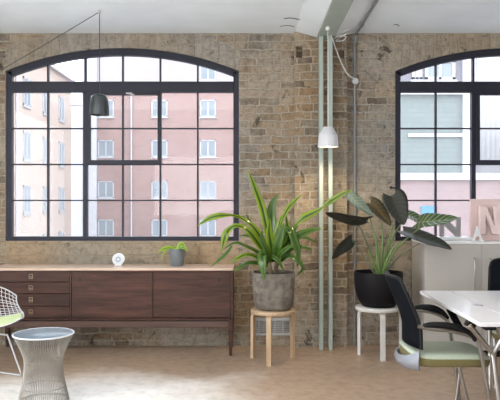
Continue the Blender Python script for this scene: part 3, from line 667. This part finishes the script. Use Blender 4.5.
AL = [
 ([(392,196,D),(395,203,D-.01),(399,213,D-.03),(404,225,D-.06)], .115, (.2,.2), 'alo', .05),
 ([(368,219,D-.02),(358,219.5,D-.1),(345,217,D-.16),(334,214,D-.2),(325.5,212.5,D-.24)], .075, (-.95,-1.0), 'alo', .03),
 ([(348,194,D+.02),(355,201,D-.02),(363,208,D-.06),(373,215.5,D-.1)], .066, (.75,.6), 'alo_c', .03),
 ([(370,203,D+.02),(376,208,D),(383,216,D-.03),(391,226,D-.06)], .075, (.45,.5), 'alo_b', .04),
 ([(352,239,D+.1),(346,244,D+.08),(339,250,D+.06),(332,259,D+.04)], .066, (-.5,-.5), 'alo', .02),
 ([(418,222.5,D-.05),(428,221.5,D-.15),(442,220.5,D-.22),(458,218,D-.28)], .085, (.85,.9), 'alo_g', .03),
 ([(403,231,D-.05),(414,235,D-.12),(428,240,D-.18),(440,244,D-.2),(452,249.5,D-.22)], .082, (.95,.75), 'alo', .04),
 ([(405,214,D+.12),(413,217,D+.08),(421,222,D+.04),(430,226,D)], .06, (.8,.7), 'alo_g', .03),
]
for pts, wd, rl, mt, lo in AL: leaf(t, pts, wd, M[mt], rolls=rl, fold=.22, prof='ovate', lobe=lo, n=22, thick=.002)

# ------------------------------------------------------------------ pendant lamps
# white pendant under the beam
d = 5.76; bx = x_(328, d); zb_ = z_(147, d); sc = d/F
t = thing('pendant_lamp', 'lit white pendant lamp hanging in front of the green posts', 'lamp', (bx, d, zb_), 'hanging lamps')
m = MB(); m.lathe([(.001,20*sc),(4.6*sc,20*sc),(5.2*sc,19.4*sc),(9.0*sc,12.6*sc),(9.3*sc,12.0*sc),(10.4*sc,0),(9.9*sc,0),(9.6*sc,10*sc),(4.9*sc,18.9*sc),(.001,18.9*sc)], (bx,d,zb_), 40); m.build('shade', M['lampwhite'], t, sharp=20)
m = MB(); prof = [(.001,.002)]+[(.05*math.sin(PI*k/10), .003+.05*(1-math.cos(PI*k/10))) for k in range(1,10)]+[(.001,.115)]
m.lathe(prof, (bx,d,zb_), 24); m.build('bulb', M['bulb'], t)
m = MB(); m.tube([(bx,d,zb_+20*sc),(bx,d,CEIL-.072)], .004, 8); m.build('cord', M['cordw'], t)
m = MB(); m.tube([(bx,d,CEIL-.10),(bx,d,CEIL-.072)], .02, 14); m.build('ceiling_rose', M['cordw'], t)
# dark pendant by the left window
d = 5.5; bx = x_(99.5, d); zb_ = z_(115, d); sc = d/F
t = thing('pendant_lamp', 'dark grey green bell pendant lamp swagged from a ceiling hook by the left window', 'lamp', (bx, d, zb_), 'hanging lamps')
m = MB(); m.lathe([(.001,20.5*sc),(4.8*sc,20.5*sc),(6.6*sc,19.6*sc),(7.9*sc,17.5*sc),(8.9*sc,13*sc),(9.5*sc,7*sc),(9.6*sc,0),(9.2*sc,0),(8.4*sc,10*sc),(6.0*sc,18.5*sc),(.001,19*sc)], (bx,d,zb_), 40); m.build('shade', M['lampdark'], t)
m = MB(); hk = Vector((bx,d,z_(10.5,d)))
m.tube([(bx,d,zb_+20*sc), hk-Vector((0,0,.012))], .0033, 8); m.tube(catmull([hk-Vector((0,0,.012)), P(50,41.5,5.86), P(0,70.5,6.2), P(-40,92,6.24)], 30), .0033, 8); m.build('cord', M['cord'], t)
m = MB(); m.tube([hk-Vector((0,0,.02)), hk+Vector((0,0,.012))], .012, 12); m.tube([hk+Vector((0,0,.01)),(bx,d,CEIL)], .008, 10); m.build('ceiling_hook', M['vent'], t)

# ------------------------------------------------------------------ wire side table
d = 4.52; tx = x_(43.6, d); TZ = .468
t = thing('side_table', 'round wire side table with a slate coloured top in the left foreground', 'table', (tx, d, 0))
prof = [(.196,TZ-.012),(.182,.43),(.163,.39),(.146,.35),(.133,.315),(.1265,.285),(.1255,.25),(.129,.2),(.137,.15),(.147,.10),(.158,.05),(.167,.008)]
m = MB(); NW = 78
for k in range(NW):
    a = 2*PI*k/NW
    m.tube([(tx+r*math.cos(a), d+r*math.sin(a), z) for r, z in prof], .0024, 5)
m.build('wire_cage', M['nickel'], t)
def ring(cx, cy, z, r, n=48): return [(cx+r*math.cos(2*PI*k/n), cy+r*math.sin(2*PI*k/n), z) for k in range(n)]
for z, r in ((.105,.142),(.285,.123),(.008,.166)):
    m = MB(); m.tube(ring(tx, d, z, r), .0035 if z > .01 else .005, 6, closed=True); m.build('hoop', M['nickel'], t)
m = MB(); m.tube(ring(tx, d, TZ-.006, .199), .0055, 8, closed=True); tag(m.build('rim', M['whitewire'], t), 'pale metal rim')
m = MB(); m.lathe([(.001,TZ-.012),(.193,TZ-.012),(.195,TZ-.009),(.195,TZ-.004),(.193,TZ-.002),(.001,TZ-.002)], (tx,d,0), 48); m.build('top', M['blueglass'], t)

# ------------------------------------------------------------------ wire chair
ox, oy = -2.06, 5.13; rot = math.radians(24)
t = thing('wire_chair', 'white wire mesh chair with a lime green seat pad at the left edge', 'chair', (ox, oy, 0))
def R2(x, y, z): return Vector((ox+x*math.cos(rot)-y*math.sin(rot), oy+x*math.sin(rot)+y*math.cos(rot), z))
PC = catmull([Vector((0,-.27,.425)), Vector((0,-.12,.405)), Vector((0,.05,.405)), Vector((0,.17,.45)), Vector((0,.235,.54)), Vector((0,.28,.685))], 60)
def shell(u, v):
    p = PC[max(0, min(60, int(round(v*60))))]
    wv = .27+.05*math.sin(PI*min(1, v*1.1))
    au = abs(u)
    return R2(u*wv*(1-.05*au**3), p.y-.13*au**2.2*max(0, v-.35)/.65+.03*au**2*(1-v), p.z+(.055*au**2.4*(1-v**2*1.0))-.11*au**2*max(0,v-.5)*2*.8)
m = MB(); NU, NV = 19, 22
for i in range(NU): u = -1+2*i/(NU-1); m.tube([shell(u, k/30) for k in range(31)], .0024 if 0 < i < NU-1 else .005, 5)
for j in range(NV): v = j/(NV-1); m.tube([shell(-1+2*k/24, v) for k in range(25)], .0024 if 0 < j < NV-1 else .005, 5)
m.build('wire_shell', M['whitewire'], t)
m = MB(); rt = []; rb = []
for j in range(17):
    v = .0+.52*j/16; e = min(1, 4*min(j, 16-j)/16+.12)
    a = [shell((-.94+1.88*k/20), v) for k in range(21)]
    rt.append([p+Vector((0,0,.006+.034*e*min(1, 5*min(k, 20-k)/20+.1))) for k, p in enumerate(a)]); rb.append([p+Vector((0,0,.004)) for p in a])
m.grid(rt); m.grid(rb)
edge = [[a[k] for k in range(21)] for a in ()]
def ringp(R): return R[0]+[r[-1] for r in R[1:]]+R[-1][::-1][1:]+[r[0] for r in R[-2:0:-1]]
m.grid([ringp(rt), ringp(rb)], close=True)
m.build('seat_pad', M['lime'], t)
ff, rf = P(21,376,5.16), P(-34,369,5.42); ff.z = rf.z = .008
m = MB(); m.tube([P(7,334,5.10), ff+Vector((-.005,0,.03)), ff, rf, rf+Vector((0,0,.03)), R2(-.02,.16,.43)], .0065, 8); m.build('leg_frame', M['whitewire'], t)
ff2, rf2 = Vector((-2.27,4.93,.008)), Vector((-2.45,5.28,.008))
m = MB(); m.tube([R2(-.16,-.05,.405), ff2+Vector((0,0,.03)), ff2, rf2, rf2+Vector((0,0,.03)), R2(-.16,.16,.44)], .0065, 8); m.build('leg_frame', M['whitewire'], t)
m = MB(); m.tube([P(8,335,5.10), R2(-.16,-.05,.395)], .006, 8); m.build('crossbar', M['whitewire'], t)

# ------------------------------------------------------------------ mesh office chairs
DN, DF = 3.93, 4.37; OX, OY = 1.22, 4.15
t = thing('office_chair', 'black mesh back chair with pale green seat at the near end of the white table', 'chair', (OX, OY, 0), 'mesh back office chairs')
chair0 = t
m = MB(); rows = []
prof = [(.486,1.012),(.54,1.012),(.60,1.010),(.66,.995),(.72,.972),(.78,.945),(.84,.918),(.88,.902),(.905,.895)]
for i, (z, x) in enumerate(prof):
    tp = 1.0 if z < .84 else 1-.9*((z-.84)/.065)**2*.16
    r = []
    for k in range(17):
        u = -1+k/8; hw = (DF-DN)/2*(1.0-.10*((z-.486)/.42))*tp
        r.append(Vector((x-.045*(1-u*u), OY+u*hw, z-(.010*abs(u)**6 if i == len(prof)-1 else 0))))
    rows.append(r)
m.grid(rows); bk = m.build('backrest', M['meshblack'], t, solid=.012)
m = MB(); edge = [r[0] for r in rows]+rows[-1][1:]+[r[-1] for r in rows[-2::-1]]
m.tube(edge, .011, 8); m.build('back_frame', M['armblack'], bk)
m = MB(); pth = catmull([Vector((1.005,DN+.005,0)), Vector((.95,DN+.08,0)), Vector((.925,OY,0)), Vector((.945,DF-.08,0)), Vector((1.005,DF-.005,0))], 24)
rows = []
for i, p in enumerate(pth):
    e = abs(i-12)/12; zt_ = .415+(.06*e**1.5 if i < 12 else -.01*e); z0 = .355+.005*e
    rows.append([p+Vector((0,0,z0)), p+Vector((-.006,0,(z0+zt_)/2)), p+Vector((0,0,zt_))])
m.grid(rows); tag(m.build('back_bracket', M['lilac'], t, solid=.012), 'silver grey lower back shell')
def superbox(mb, x0, x1, y0, y1, layers, n=48, pw=5):
    cx, cy = (x0+x1)/2, (y0+y1)/2; rows = []
    for z, ins in layers:
        r = []
        for k in range(n):
            a = 2*PI*k/n; ca, sa = math.cos(a), math.sin(a); q_ = (abs(ca)**pw+abs(sa)**pw)**(-1/pw)
            xx, yy = cx+((x1-x0)/2-ins)*q_*ca, cy+((y1-y0)/2-ins)*q_*sa
            zz = z+.035*max(0, (cx-.12-xx)/.15)**2*(1 if z > .40 else .3) - .018*max(0,(xx-cx-.1)/.15)**2
            r.append(Vector((xx, yy, zz)))
        rows.append(r)
    mb.grid(rows, close=True); return rows
m = MB(); r = superbox(m, .955, 1.455, DN+.01, DF-.01, [(.425,.0),(.440,.003),(.449,.012),(.453,.035),(.455,.09),(.455,.16)]); m.add(r[-1], [tuple(range(48))]); m.build('seat', M['mint'], t)
m = MB(); r = superbox(m, .955, 1.455, DN+.01, DF-.01, [(.372,.16),(.372,.03),(.378,.012),(.392,.003),(.4255,.0)]); m.add(r[0], [tuple(range(48))]); tag(m.build('seat_base', M['olive'], t), 'olive underside of the seat')
for dd, arm, pad in ((DN, [(418,326),(428,328.5),(448,330.5),(464,334),(474,338.5),(479,345),(485,375),(490,402),(495.3,430.5)], [(423.5,325.8),(433,324.8),(447,325.5),(460,328.5),(470,334),(476,340.5)]),
                     (DF, [(416,310),(424,311),(434,313),(443,317),(448,322),(451,335),(455,365),(458.5,391),(460.5,407)], [(415,308),(424,307),(433,308),(441,311.5),(448,318.5)])):
    m = MB(); pts = [P(a, b_, dd) for a, b_ in arm]; m.tube(catmull(pts, 36), .0125, 10); a = m.build('arm_leg', M['chrome'], t)
    m = MB(); cl = catmull([P(a_, b_, dd) for a_, b_ in pad], 20); m.tube(cl, [.010+.010*math.sin(PI*min(1,(i+.6)/21.2))**.5 for i in range(21)], 10); m.build('arm_pad', M['armblack'], a)
m = MB(); m.tube([P(459,366,DN+.04), P(467,400,DN+.04), P(473.5,429,DN+.04)], .0125, 10); m.build('leg', M['chrome'], t)
m = MB(); m.tube([P(462,355,DF-.04), P(457.5,390,DF-.04), P(455,409.5,DF-.04)], .0125, 10); m.build('leg', M['chrome'], t)
m = MB(); m.tube([(1.235,DN+.04,.378),(1.36,DF-.04,.372)], .010, 8); m.build('crossbar', M['chrome'], t)
chair1 = copy_tree(chair0); chair1.location = (1.985, 4.88, 0); chair1.rotation_euler = (0,0,math.radians(-108))
chair1['label'] = 'black mesh back chair on the far side of the white table, at the right edge'

# ------------------------------------------------------------------ meeting table
TX0, TX1, TY0, TY1, TT = 1.196, 3.3, 3.46, 4.685, .731
t = thing('meeting_table', 'white topped meeting table with chrome legs at the right', 'table', (2.2, 4.07, 0))
SEAM = 1.402
m = MB(); m.box(TX0, SEAM-.0028, TY0, TY1, TT-.022, TT); m.build('end_leaf', M['tabletop'], t, bevel=.003)
m = MB(); m.box(SEAM+.0028, TX1, TY0, TY1, TT-.022, TT); m.build('tabletop', M['tabletop'], t, bevel=.003)
m = MB(); m.box(SEAM-.001, TX1, TY0+.004, TY0+.03, TT-.034, TT-.0225); m.build('edge_rail', M['beigeedge'], t)
m = MB(); px_, py_ = SEAM-.012, 4.05
m.lathe([(.001,TT+.0025),(.030,TT+.0025),(.034,TT+.0005),(.034,TT-.003)], (px_,py_,0), 28, sx=1.0, sy=1.0); tag(m.build('cable_port', M['conduit'], t), 'round metal cable port')
m = MB(); m.box(TX0+.05, TX0+.11, TY0+.06, TY1-.15, TT-.052, TT-.0225); m.box(TX0+.16, TX0+.22, TY0+.1, TY1-.12, TT-.06, TT-.0225); m.build('under_rail', M['armblack'], t, bevel=.004)
def tleg(dd, sh):
    a = P(469.5,321.5,dd); k = P(493,353.5,dd); b_ = P(512,316,dd); ft = P(505,432,dd)
    for q_ in (a, k, b_, ft): q_.x += sh
    a.z = TT-.045; b_.z = TT-.026; ft.z = .03
    g = MB(); g.tube([b_, k, ft], .0145, 12); lg = g.build('leg', M['chrome'], t)
    g = MB(); g.tube([a, k], .0135, 12); g.tube([a-Vector((0,.03,0)), k-Vector((0,.03,.01))], .0075, 8); g.build('strut', M['chrome'], lg)
    g = MB(); g.bar(ft+Vector((-.05,-.04,-.004)), ft+Vector((.35,-.04,-.004)), .05, .03); g.build('foot', M['lilac'], lg, bevel=.006)
    g = MB(); g.lathe([(.001,0),(.022,0),(.024,.006),(.018,.016),(.001,.016)], (ft.x-.03,dd-.04,0), 16); g.build('glide', M['armblack'], lg)
tleg(3.62, 0); tleg(4.5, .10)
m = MB(); m.bar(P(449.5,309,4.42), P(461.5,331,4.3), .045, .022); m.build('hinge_bracket', M['armblack'], t, bevel=.004)
m = MB(); m.bar(P(466,322.5,3.68), P(474,327,3.68), .05, .03); m.build('hinge_bracket', M['armblack'], t, bevel=.004)

# ------------------------------------------------------------------ white cabinet and ornaments
CF, CB, CX0, CX1, CT = 5.77, 6.22, 1.515, 3.6, 1.006
t = thing('cabinet', 'long warm white cupboard with tall doors under the right window', 'cabinet', ((CX0+CX1)/2, 6.0, 0))
m = MB(); m.box(CX0, CX1, CF+.018, CB, .06, CT-.018); m.build('body', M['cabinet'], t, bevel=.002)
m = MB(); m.box(CX0-.004, CX1, CF-.004, CB+.005, CT-.018, CT); m.build('top', M['cabtop'], t, bevel=.002)
m = MB(); m.box(CX0+.02, CX1, CF+.04, CB-.02, 0, .06); m.build('plinth', M['armblack'], t)
doors = [(CX0+.002, x_(482,CF)-.0015, x_(474,CF)), (x_(482,CF)+.0015, x_(482,CF)+.51, x_(490.5,CF)), (x_(482,CF)+.513, x_(482,CF)+1.0, x_(482,CF)+.95)]
for a, b_, hx in doors:
    m = MB(); m.box(a, b_, CF, CF+.018, .065, CT-.021); dr = m.build('door', M['cabinet'], t, bevel=.0015)
    m = MB(); zt_, z0 = z_(258.5,CF), z_(292,CF); m.tube([(hx,CF,zt_),(hx,CF-.022,zt_-.004),(hx,CF-.028,zt_-.02),(hx,CF-.028,z0+.02),(hx,CF-.022,z0+.004),(hx,CF,z0)], .0062, 8); m.build('handle', M['chrome'], dr)
def Npoly(x0, x1, z0, z1, st):
    return [(x0,z0),(x0,z1),(x0+st*1.15,z1),(x1-st,z0+(z1-z0)*.42),(x1-st,z1),(x1,z1),(x1,z0),(x1-st*1.15,z0),(x0+st,z1-(z1-z0)*.42),(x0+st,z0)]
# white flat box with a grey metal N on it
d = 6.06; z0 = CT
m = MB(); bx0, bx1 = x_(437,d), x_(469.5,d); m.box(bx0, bx1, d-.11, d+.07, z0, z0+.030)
box = m.build('flat_box', M['white'], loc=((bx0+bx1)/2, d, z0), bevel=.003); tag(box, 'low white flat box on the cupboard under the grey metal letter', 'box')
m = MB(); m.prism(Npoly(x_(440,d), x_(461,d), z0+.0305, z0+.0305+19.5*d/F, .040), d, d+.03)
tag(m.build('letter_ornament', M['steelN'], loc=(x_(450,d), d, z0+.0305), bevel=.004), 'grey metal letter N standing by the window on the flat box', 'letter', 'letters on the cupboard')
# pink panel with raised N
d = 5.98; a0, a1 = x_(470.5,d), x_(500.5,d); zt_ = z_(199,d)
t = thing('letter_sign', 'dusty pink panel with a raised letter N leaning on the cupboard', 'panel', ((a0+a1)/2, d, CT))
m = MB(); m.box(a0, a1, d, d+.025, CT+.0005, zt_); m.build('board', M['pink'], t, bevel=.003)
m = MB(); m.prism(Npoly(x_(477.5,d), x_(499,d), CT+.055, z_(205.5,d), .062), d-.05, d-.0005); tag(m.build('raised_letter', M['pinkN'], t, bevel=.010), 'pale pink raised letter N')
# small white A
d = 5.86; ax, ay = x_(477.3,d), d; s = d/F
m = MB(); H = 15*s
A = [(-6.5*s,0),(-6.5*s,.012),(-4.6*s,.014),(-1.0*s,H*.8),(-.5*s,H),(.5*s,H),(1.0*s,H*.8),(4.6*s,.014),(6.5*s,.012),(6.5*s,0),(1.8*s,0),(1.8*s,.012),(2.5*s,.014),(1.9*s,H*.32),(-1.9*s,H*.32),(-2.5*s,.014),(-1.8*s,.012),(-1.8*s,0)]
m.prism([(ax+x, CT+.0005+z) for x, z in A], ay-.012, ay+.012)
r = m.build('letter_ornament', M['white'], loc=(ax, ay, CT), bevel=.0015); tag(r, 'small white letter A standing in front of the pink panel', 'letter', 'letters on the cupboard')

# ------------------------------------------------------------------ the street outside
def facade_window(parent, c, wx, hz, y, axis='x', name='window'):
    fr = MB(); pn = MB(); cx, cz = c
    def bx(mb, a0, a1, b0, b1, t0, t1):
        if axis == 'x': mb.box(a0, a1, y+t0, y+t1, b0, b1)
        else: mb.box(y-t1, y-t0, a0, a1, b0, b1)
    fw = .085 if axis == 'x' else .12
    for a in ((cx-wx/2, cx+wx/2, cz-hz/2, cz-hz/2+fw), (cx-wx/2, cx+wx/2, cz+hz/2-fw, cz+hz/2), (cx-wx/2, cx-wx/2+fw, cz-hz/2, cz+hz/2), (cx+wx/2-fw, cx+wx/2, cz-hz/2, cz+hz/2), (cx-fw/2, cx+fw/2, cz-hz/2, cz+hz/2)):
        bx(fr, *a, -.05, .03)
    bx(fr, cx-wx/2-.05, cx+wx/2+.05, cz-hz/2-.09, cz-hz/2, -.1, .03)
    f_ = fr.build(name, M['upvc'], parent)
    bx(pn, cx-wx/2+.03, cx+wx/2-.03, cz-hz/2+.03, cz+hz/2-.03, -.02, .02); pn.build('pane', M['pane'], f_)
d = 46.0
t = thing('brick_building', 'pinkish red brick block with rows of white windows across the street, left window', 'building', (x_(160,d), d, -5))
X0, X1 = x_(97,d), x_(400,d); zt_ = z_(30,d); zp = z_(84,d)
m = MB(); m.box(X0, X1, d, d+8, -5, zp); m.build('wall', M['pinkbrick'], t, fix=True)
m = MB(); m.box(X0, X1, d-.05, d+8, zp, zt_); tag(m.build('top_storey', M['paler'], t), 'pale rendered top storey')
m = MB(); m.box(X0-1.0, X0, d-.3, d+8, -5, zt_); tag(m.build('stair_bay', M['whiter'], t), 'pale rendered bay at the corner')
for px in (106, 159.5, 208, 262):
    for py in (72, 108.5, 148.5, 189.5, 228):
        if py == 72 and px != 208: continue
        facade_window(t, (x_(px,d), z_(py,d)), 16*d/F, 17*d/F, d-(.05 if py < 84 else 0))
for px in (131.5, 185): 
    if px == 131.5: m = MB(); m.tube([(x_(px,d),d-.12,-5),(x_(px,d),d-.12,zp)], .06, 8); m.build('downpipe', M['upvc'], t)
XS = -12.1
t = thing('peach_building', 'sunlit peach brick building along the left side of the street', 'building', (XS-3, 38, -5))
m = MB(); m.box(XS-8, XS, 26, 45, -5, 9.35); m.build('wall', M['peach'], t)
m = MB(); m.box(XS-8, XS+.25, 25.8, 45.2, 9.35, 9.6); m.build('eaves', M['gutter'], t)
for yy in (28.6, 32.6, 36.0, 39.4, 42.6):
    for zz in (-1.4, 1.4, 4.3, 7.2): facade_window(t, (yy, zz), 1.2, 1.55, XS, axis='y')
m = MB(); m.tube([(XS+.08,34.3,-5),(XS+.08,34.3,9.4)], .06, 8); m.build('downpipe', M['gutter'], t)
d = 62
t = thing('white_building', 'plain white rendered building in the gap between the two brick blocks', 'building', (x_(78,d), d, -5))
m = MB(); m.box(x_(40,d), x_(100,d), d, d+6, -5, z_(105,d)); m.build('wall', M['whiter'], t); m = MB(); m.box(x_(40,d), x_(100,d), d-.2, d+6, z_(105,d), z_(102,d)); m.build('coping', M['gutter'], t)
# right window: nearer building
d = 20.0
t = thing('workshop_building', 'pale green painted building with brick base and white cladding outside the right window', 'building', (x_(460,d), d, -5))
XA, XB = x_(380,d), x_(660,d)
m = MB(); m.box(XA, XB, d, d+6, -5, z_(180,d)); tag(m.build('brick_base', M['basebrick'], t), 'pink brick base')
m = MB(); m.box(XA, XB, d-.12, d+6, z_(180,d), z_(173,d)); tag(m.build('string_course', M['upvc'], t), 'white band')
m = MB(); m.box(XA, x_(476,d), d+.02, d+6, z_(173,d), z_(88,d)); tag(m.build('wall', M['teal'], t), 'pale green painted wall')
m = MB(); m.box(XA, x_(476,d), d+.02, d+6, z_(88,d), z_(20,d)); tag(m.build('upper_wall', M['lav'], t), 'pale lavender upper wall')
m = MB(); m.box(x_(408,d), x_(462,d), d-.06, d+.02, z_(137,d), z_(133.5,d)); tag(m.build('ledge_glint', M['upvc'], t), 'thin white strip imitating a lamp reflection in the glass')  # a lamp's reflection in the window glass, modelled as a solid strip
m = MB(); m.box(x_(400,d), x_(462,d), d-.14, d+.02, z_(95,d), z_(90,d)); m.build('ledge_glint', M['upvc'], t)
m = MB(); m.box(x_(462,d), x_(475,d), d-.1, d+.05, z_(173,d), z_(20,d)); tag(m.build('pilaster', M['upvc'], t), 'white pilaster')
m = MB(); m.box(x_(402,d), x_(412,d), d-.04, d+.03, z_(132,d), z_(113,d)); tag(m.build('brick_patch', M['pinkbrick'], t), 'patch of bare pink brick') if False else None
m = MB(); xx = x_(475,d); 
pts = []
k = 0
while xx < XB: pts.append((xx, d-.02-(.025 if k % 2 else 0))); xx += .075; k += 1
m.grid([[Vector((a,b_,z_(173,d))) for a, b_ in pts], [Vector((a,b_,z_(20,d))) for a, b_ in pts]], smooth=False); m.build('cladding', M['corr'], t, solid=.01)
for px, wpx in ((440, 30), (417, 10)): facade_window(t, (x_(px,d), z_(70,d)), wpx*d/F, 20*d/F, d+.02)
m = MB(); m.box(x_(421,d), x_(436,d), d-.05, d, z_(221,d), z_(206,d)); tag(m.build('blue_board', M['blue'], t), 'bright blue board')
g = MB(); g.box(-60, 60, Y2+.02, 120, -5.3, -5.0)
struct(g.build('ground', M['asphalt']), 'grey street far below the windows', 'ground')

# ------------------------------------------------------------------ light
wd = bpy.data.worlds.new('sky'); C.world = wd; wd.use_nodes = True; nt = wd.node_tree; nt.nodes.clear()
out = nt.nodes.new('ShaderNodeOutputWorld'); bg = nt.nodes.new('ShaderNodeBackground'); bg.inputs['Strength'].default_value = 5.6
tc = nt.nodes.new('ShaderNodeTexCoord'); sp = nt.nodes.new('ShaderNodeSeparateXYZ'); nt.links.new(tc.outputs['Generated'], sp.inputs[0])
rp = ramp(nt, sp.outputs[2], [(0.0, (0.92,0.94,0.98)), (0.6, (0.80,0.88,1.0))]); nt.links.new(rp.outputs[0], bg.inputs['Color']); nt.links.new(bg.outputs[0], out.inputs[0])
def area(name, loc, rot, sx, sy, power, col):
    L = bpy.data.lights.new(name, 'AREA'); L.shape = 'RECTANGLE'; L.size = sx; L.size_y = sy; L.energy = power; L.color = col
    o = bpy.data.objects.new(name, L); COL.objects.link(o); o.location = loc; o.rotation_euler = rot; return o
area('daylight_rear', (-.3, YR+.02, 1.7), (PI/2, 0, 0), 3.9, 1.35, 40, (0.97,0.98,1.0))
area('daylight_left', (XL+.02, 1.95, 1.7), (PI/2, 0, -PI/2), 3.2, 1.95, 90, (0.95,0.98,1.0))
area('overhead_fill', (-0.9, 2.6, CEIL-.1), (0, 0, 0), 4.2, 1.6, 58, (1.0,0.985,0.96))  # unseen fill light added overhead to brighten the floor
S = bpy.data.lights.new('sun', 'SUN'); S.energy = 1.0; S.angle = math.radians(3); S.color = (1.0,0.95,0.88)
so = bpy.data.objects.new('sun', S); COL.objects.link(so); so.rotation_euler = (math.radians(48), 0, math.radians(-28))
L = bpy.data.lights.new('pendant_light', 'SPOT'); L.energy = 22; L.color = (1.0,0.78,0.5); L.spot_size = math.radians(150); L.spot_blend = .5; L.shadow_soft_size = .08
o = bpy.data.objects.new('pendant_light', L); COL.objects.link(o); o.location = (x_(328,5.76), 5.76, z_(147,5.76)-.005)

# ------------------------------------------------------------------ camera
cam = bpy.data.cameras.new('camera'); cam.sensor_width = 36; cam.lens = 36*F/500; cam.clip_end = 300
co = bpy.data.objects.new('camera', cam); COL.objects.link(co); co.location = (0,0,CAMZ); co.rotation_euler = (PI/2,0,0); C.camera = co
C.view_settings.view_transform = 'Standard'; C.view_settings.look = 'None'; C.view_settings.gamma = 1.0; C.view_settings.use_curve_mapping = False
C.view_settings.exposure = 0.1
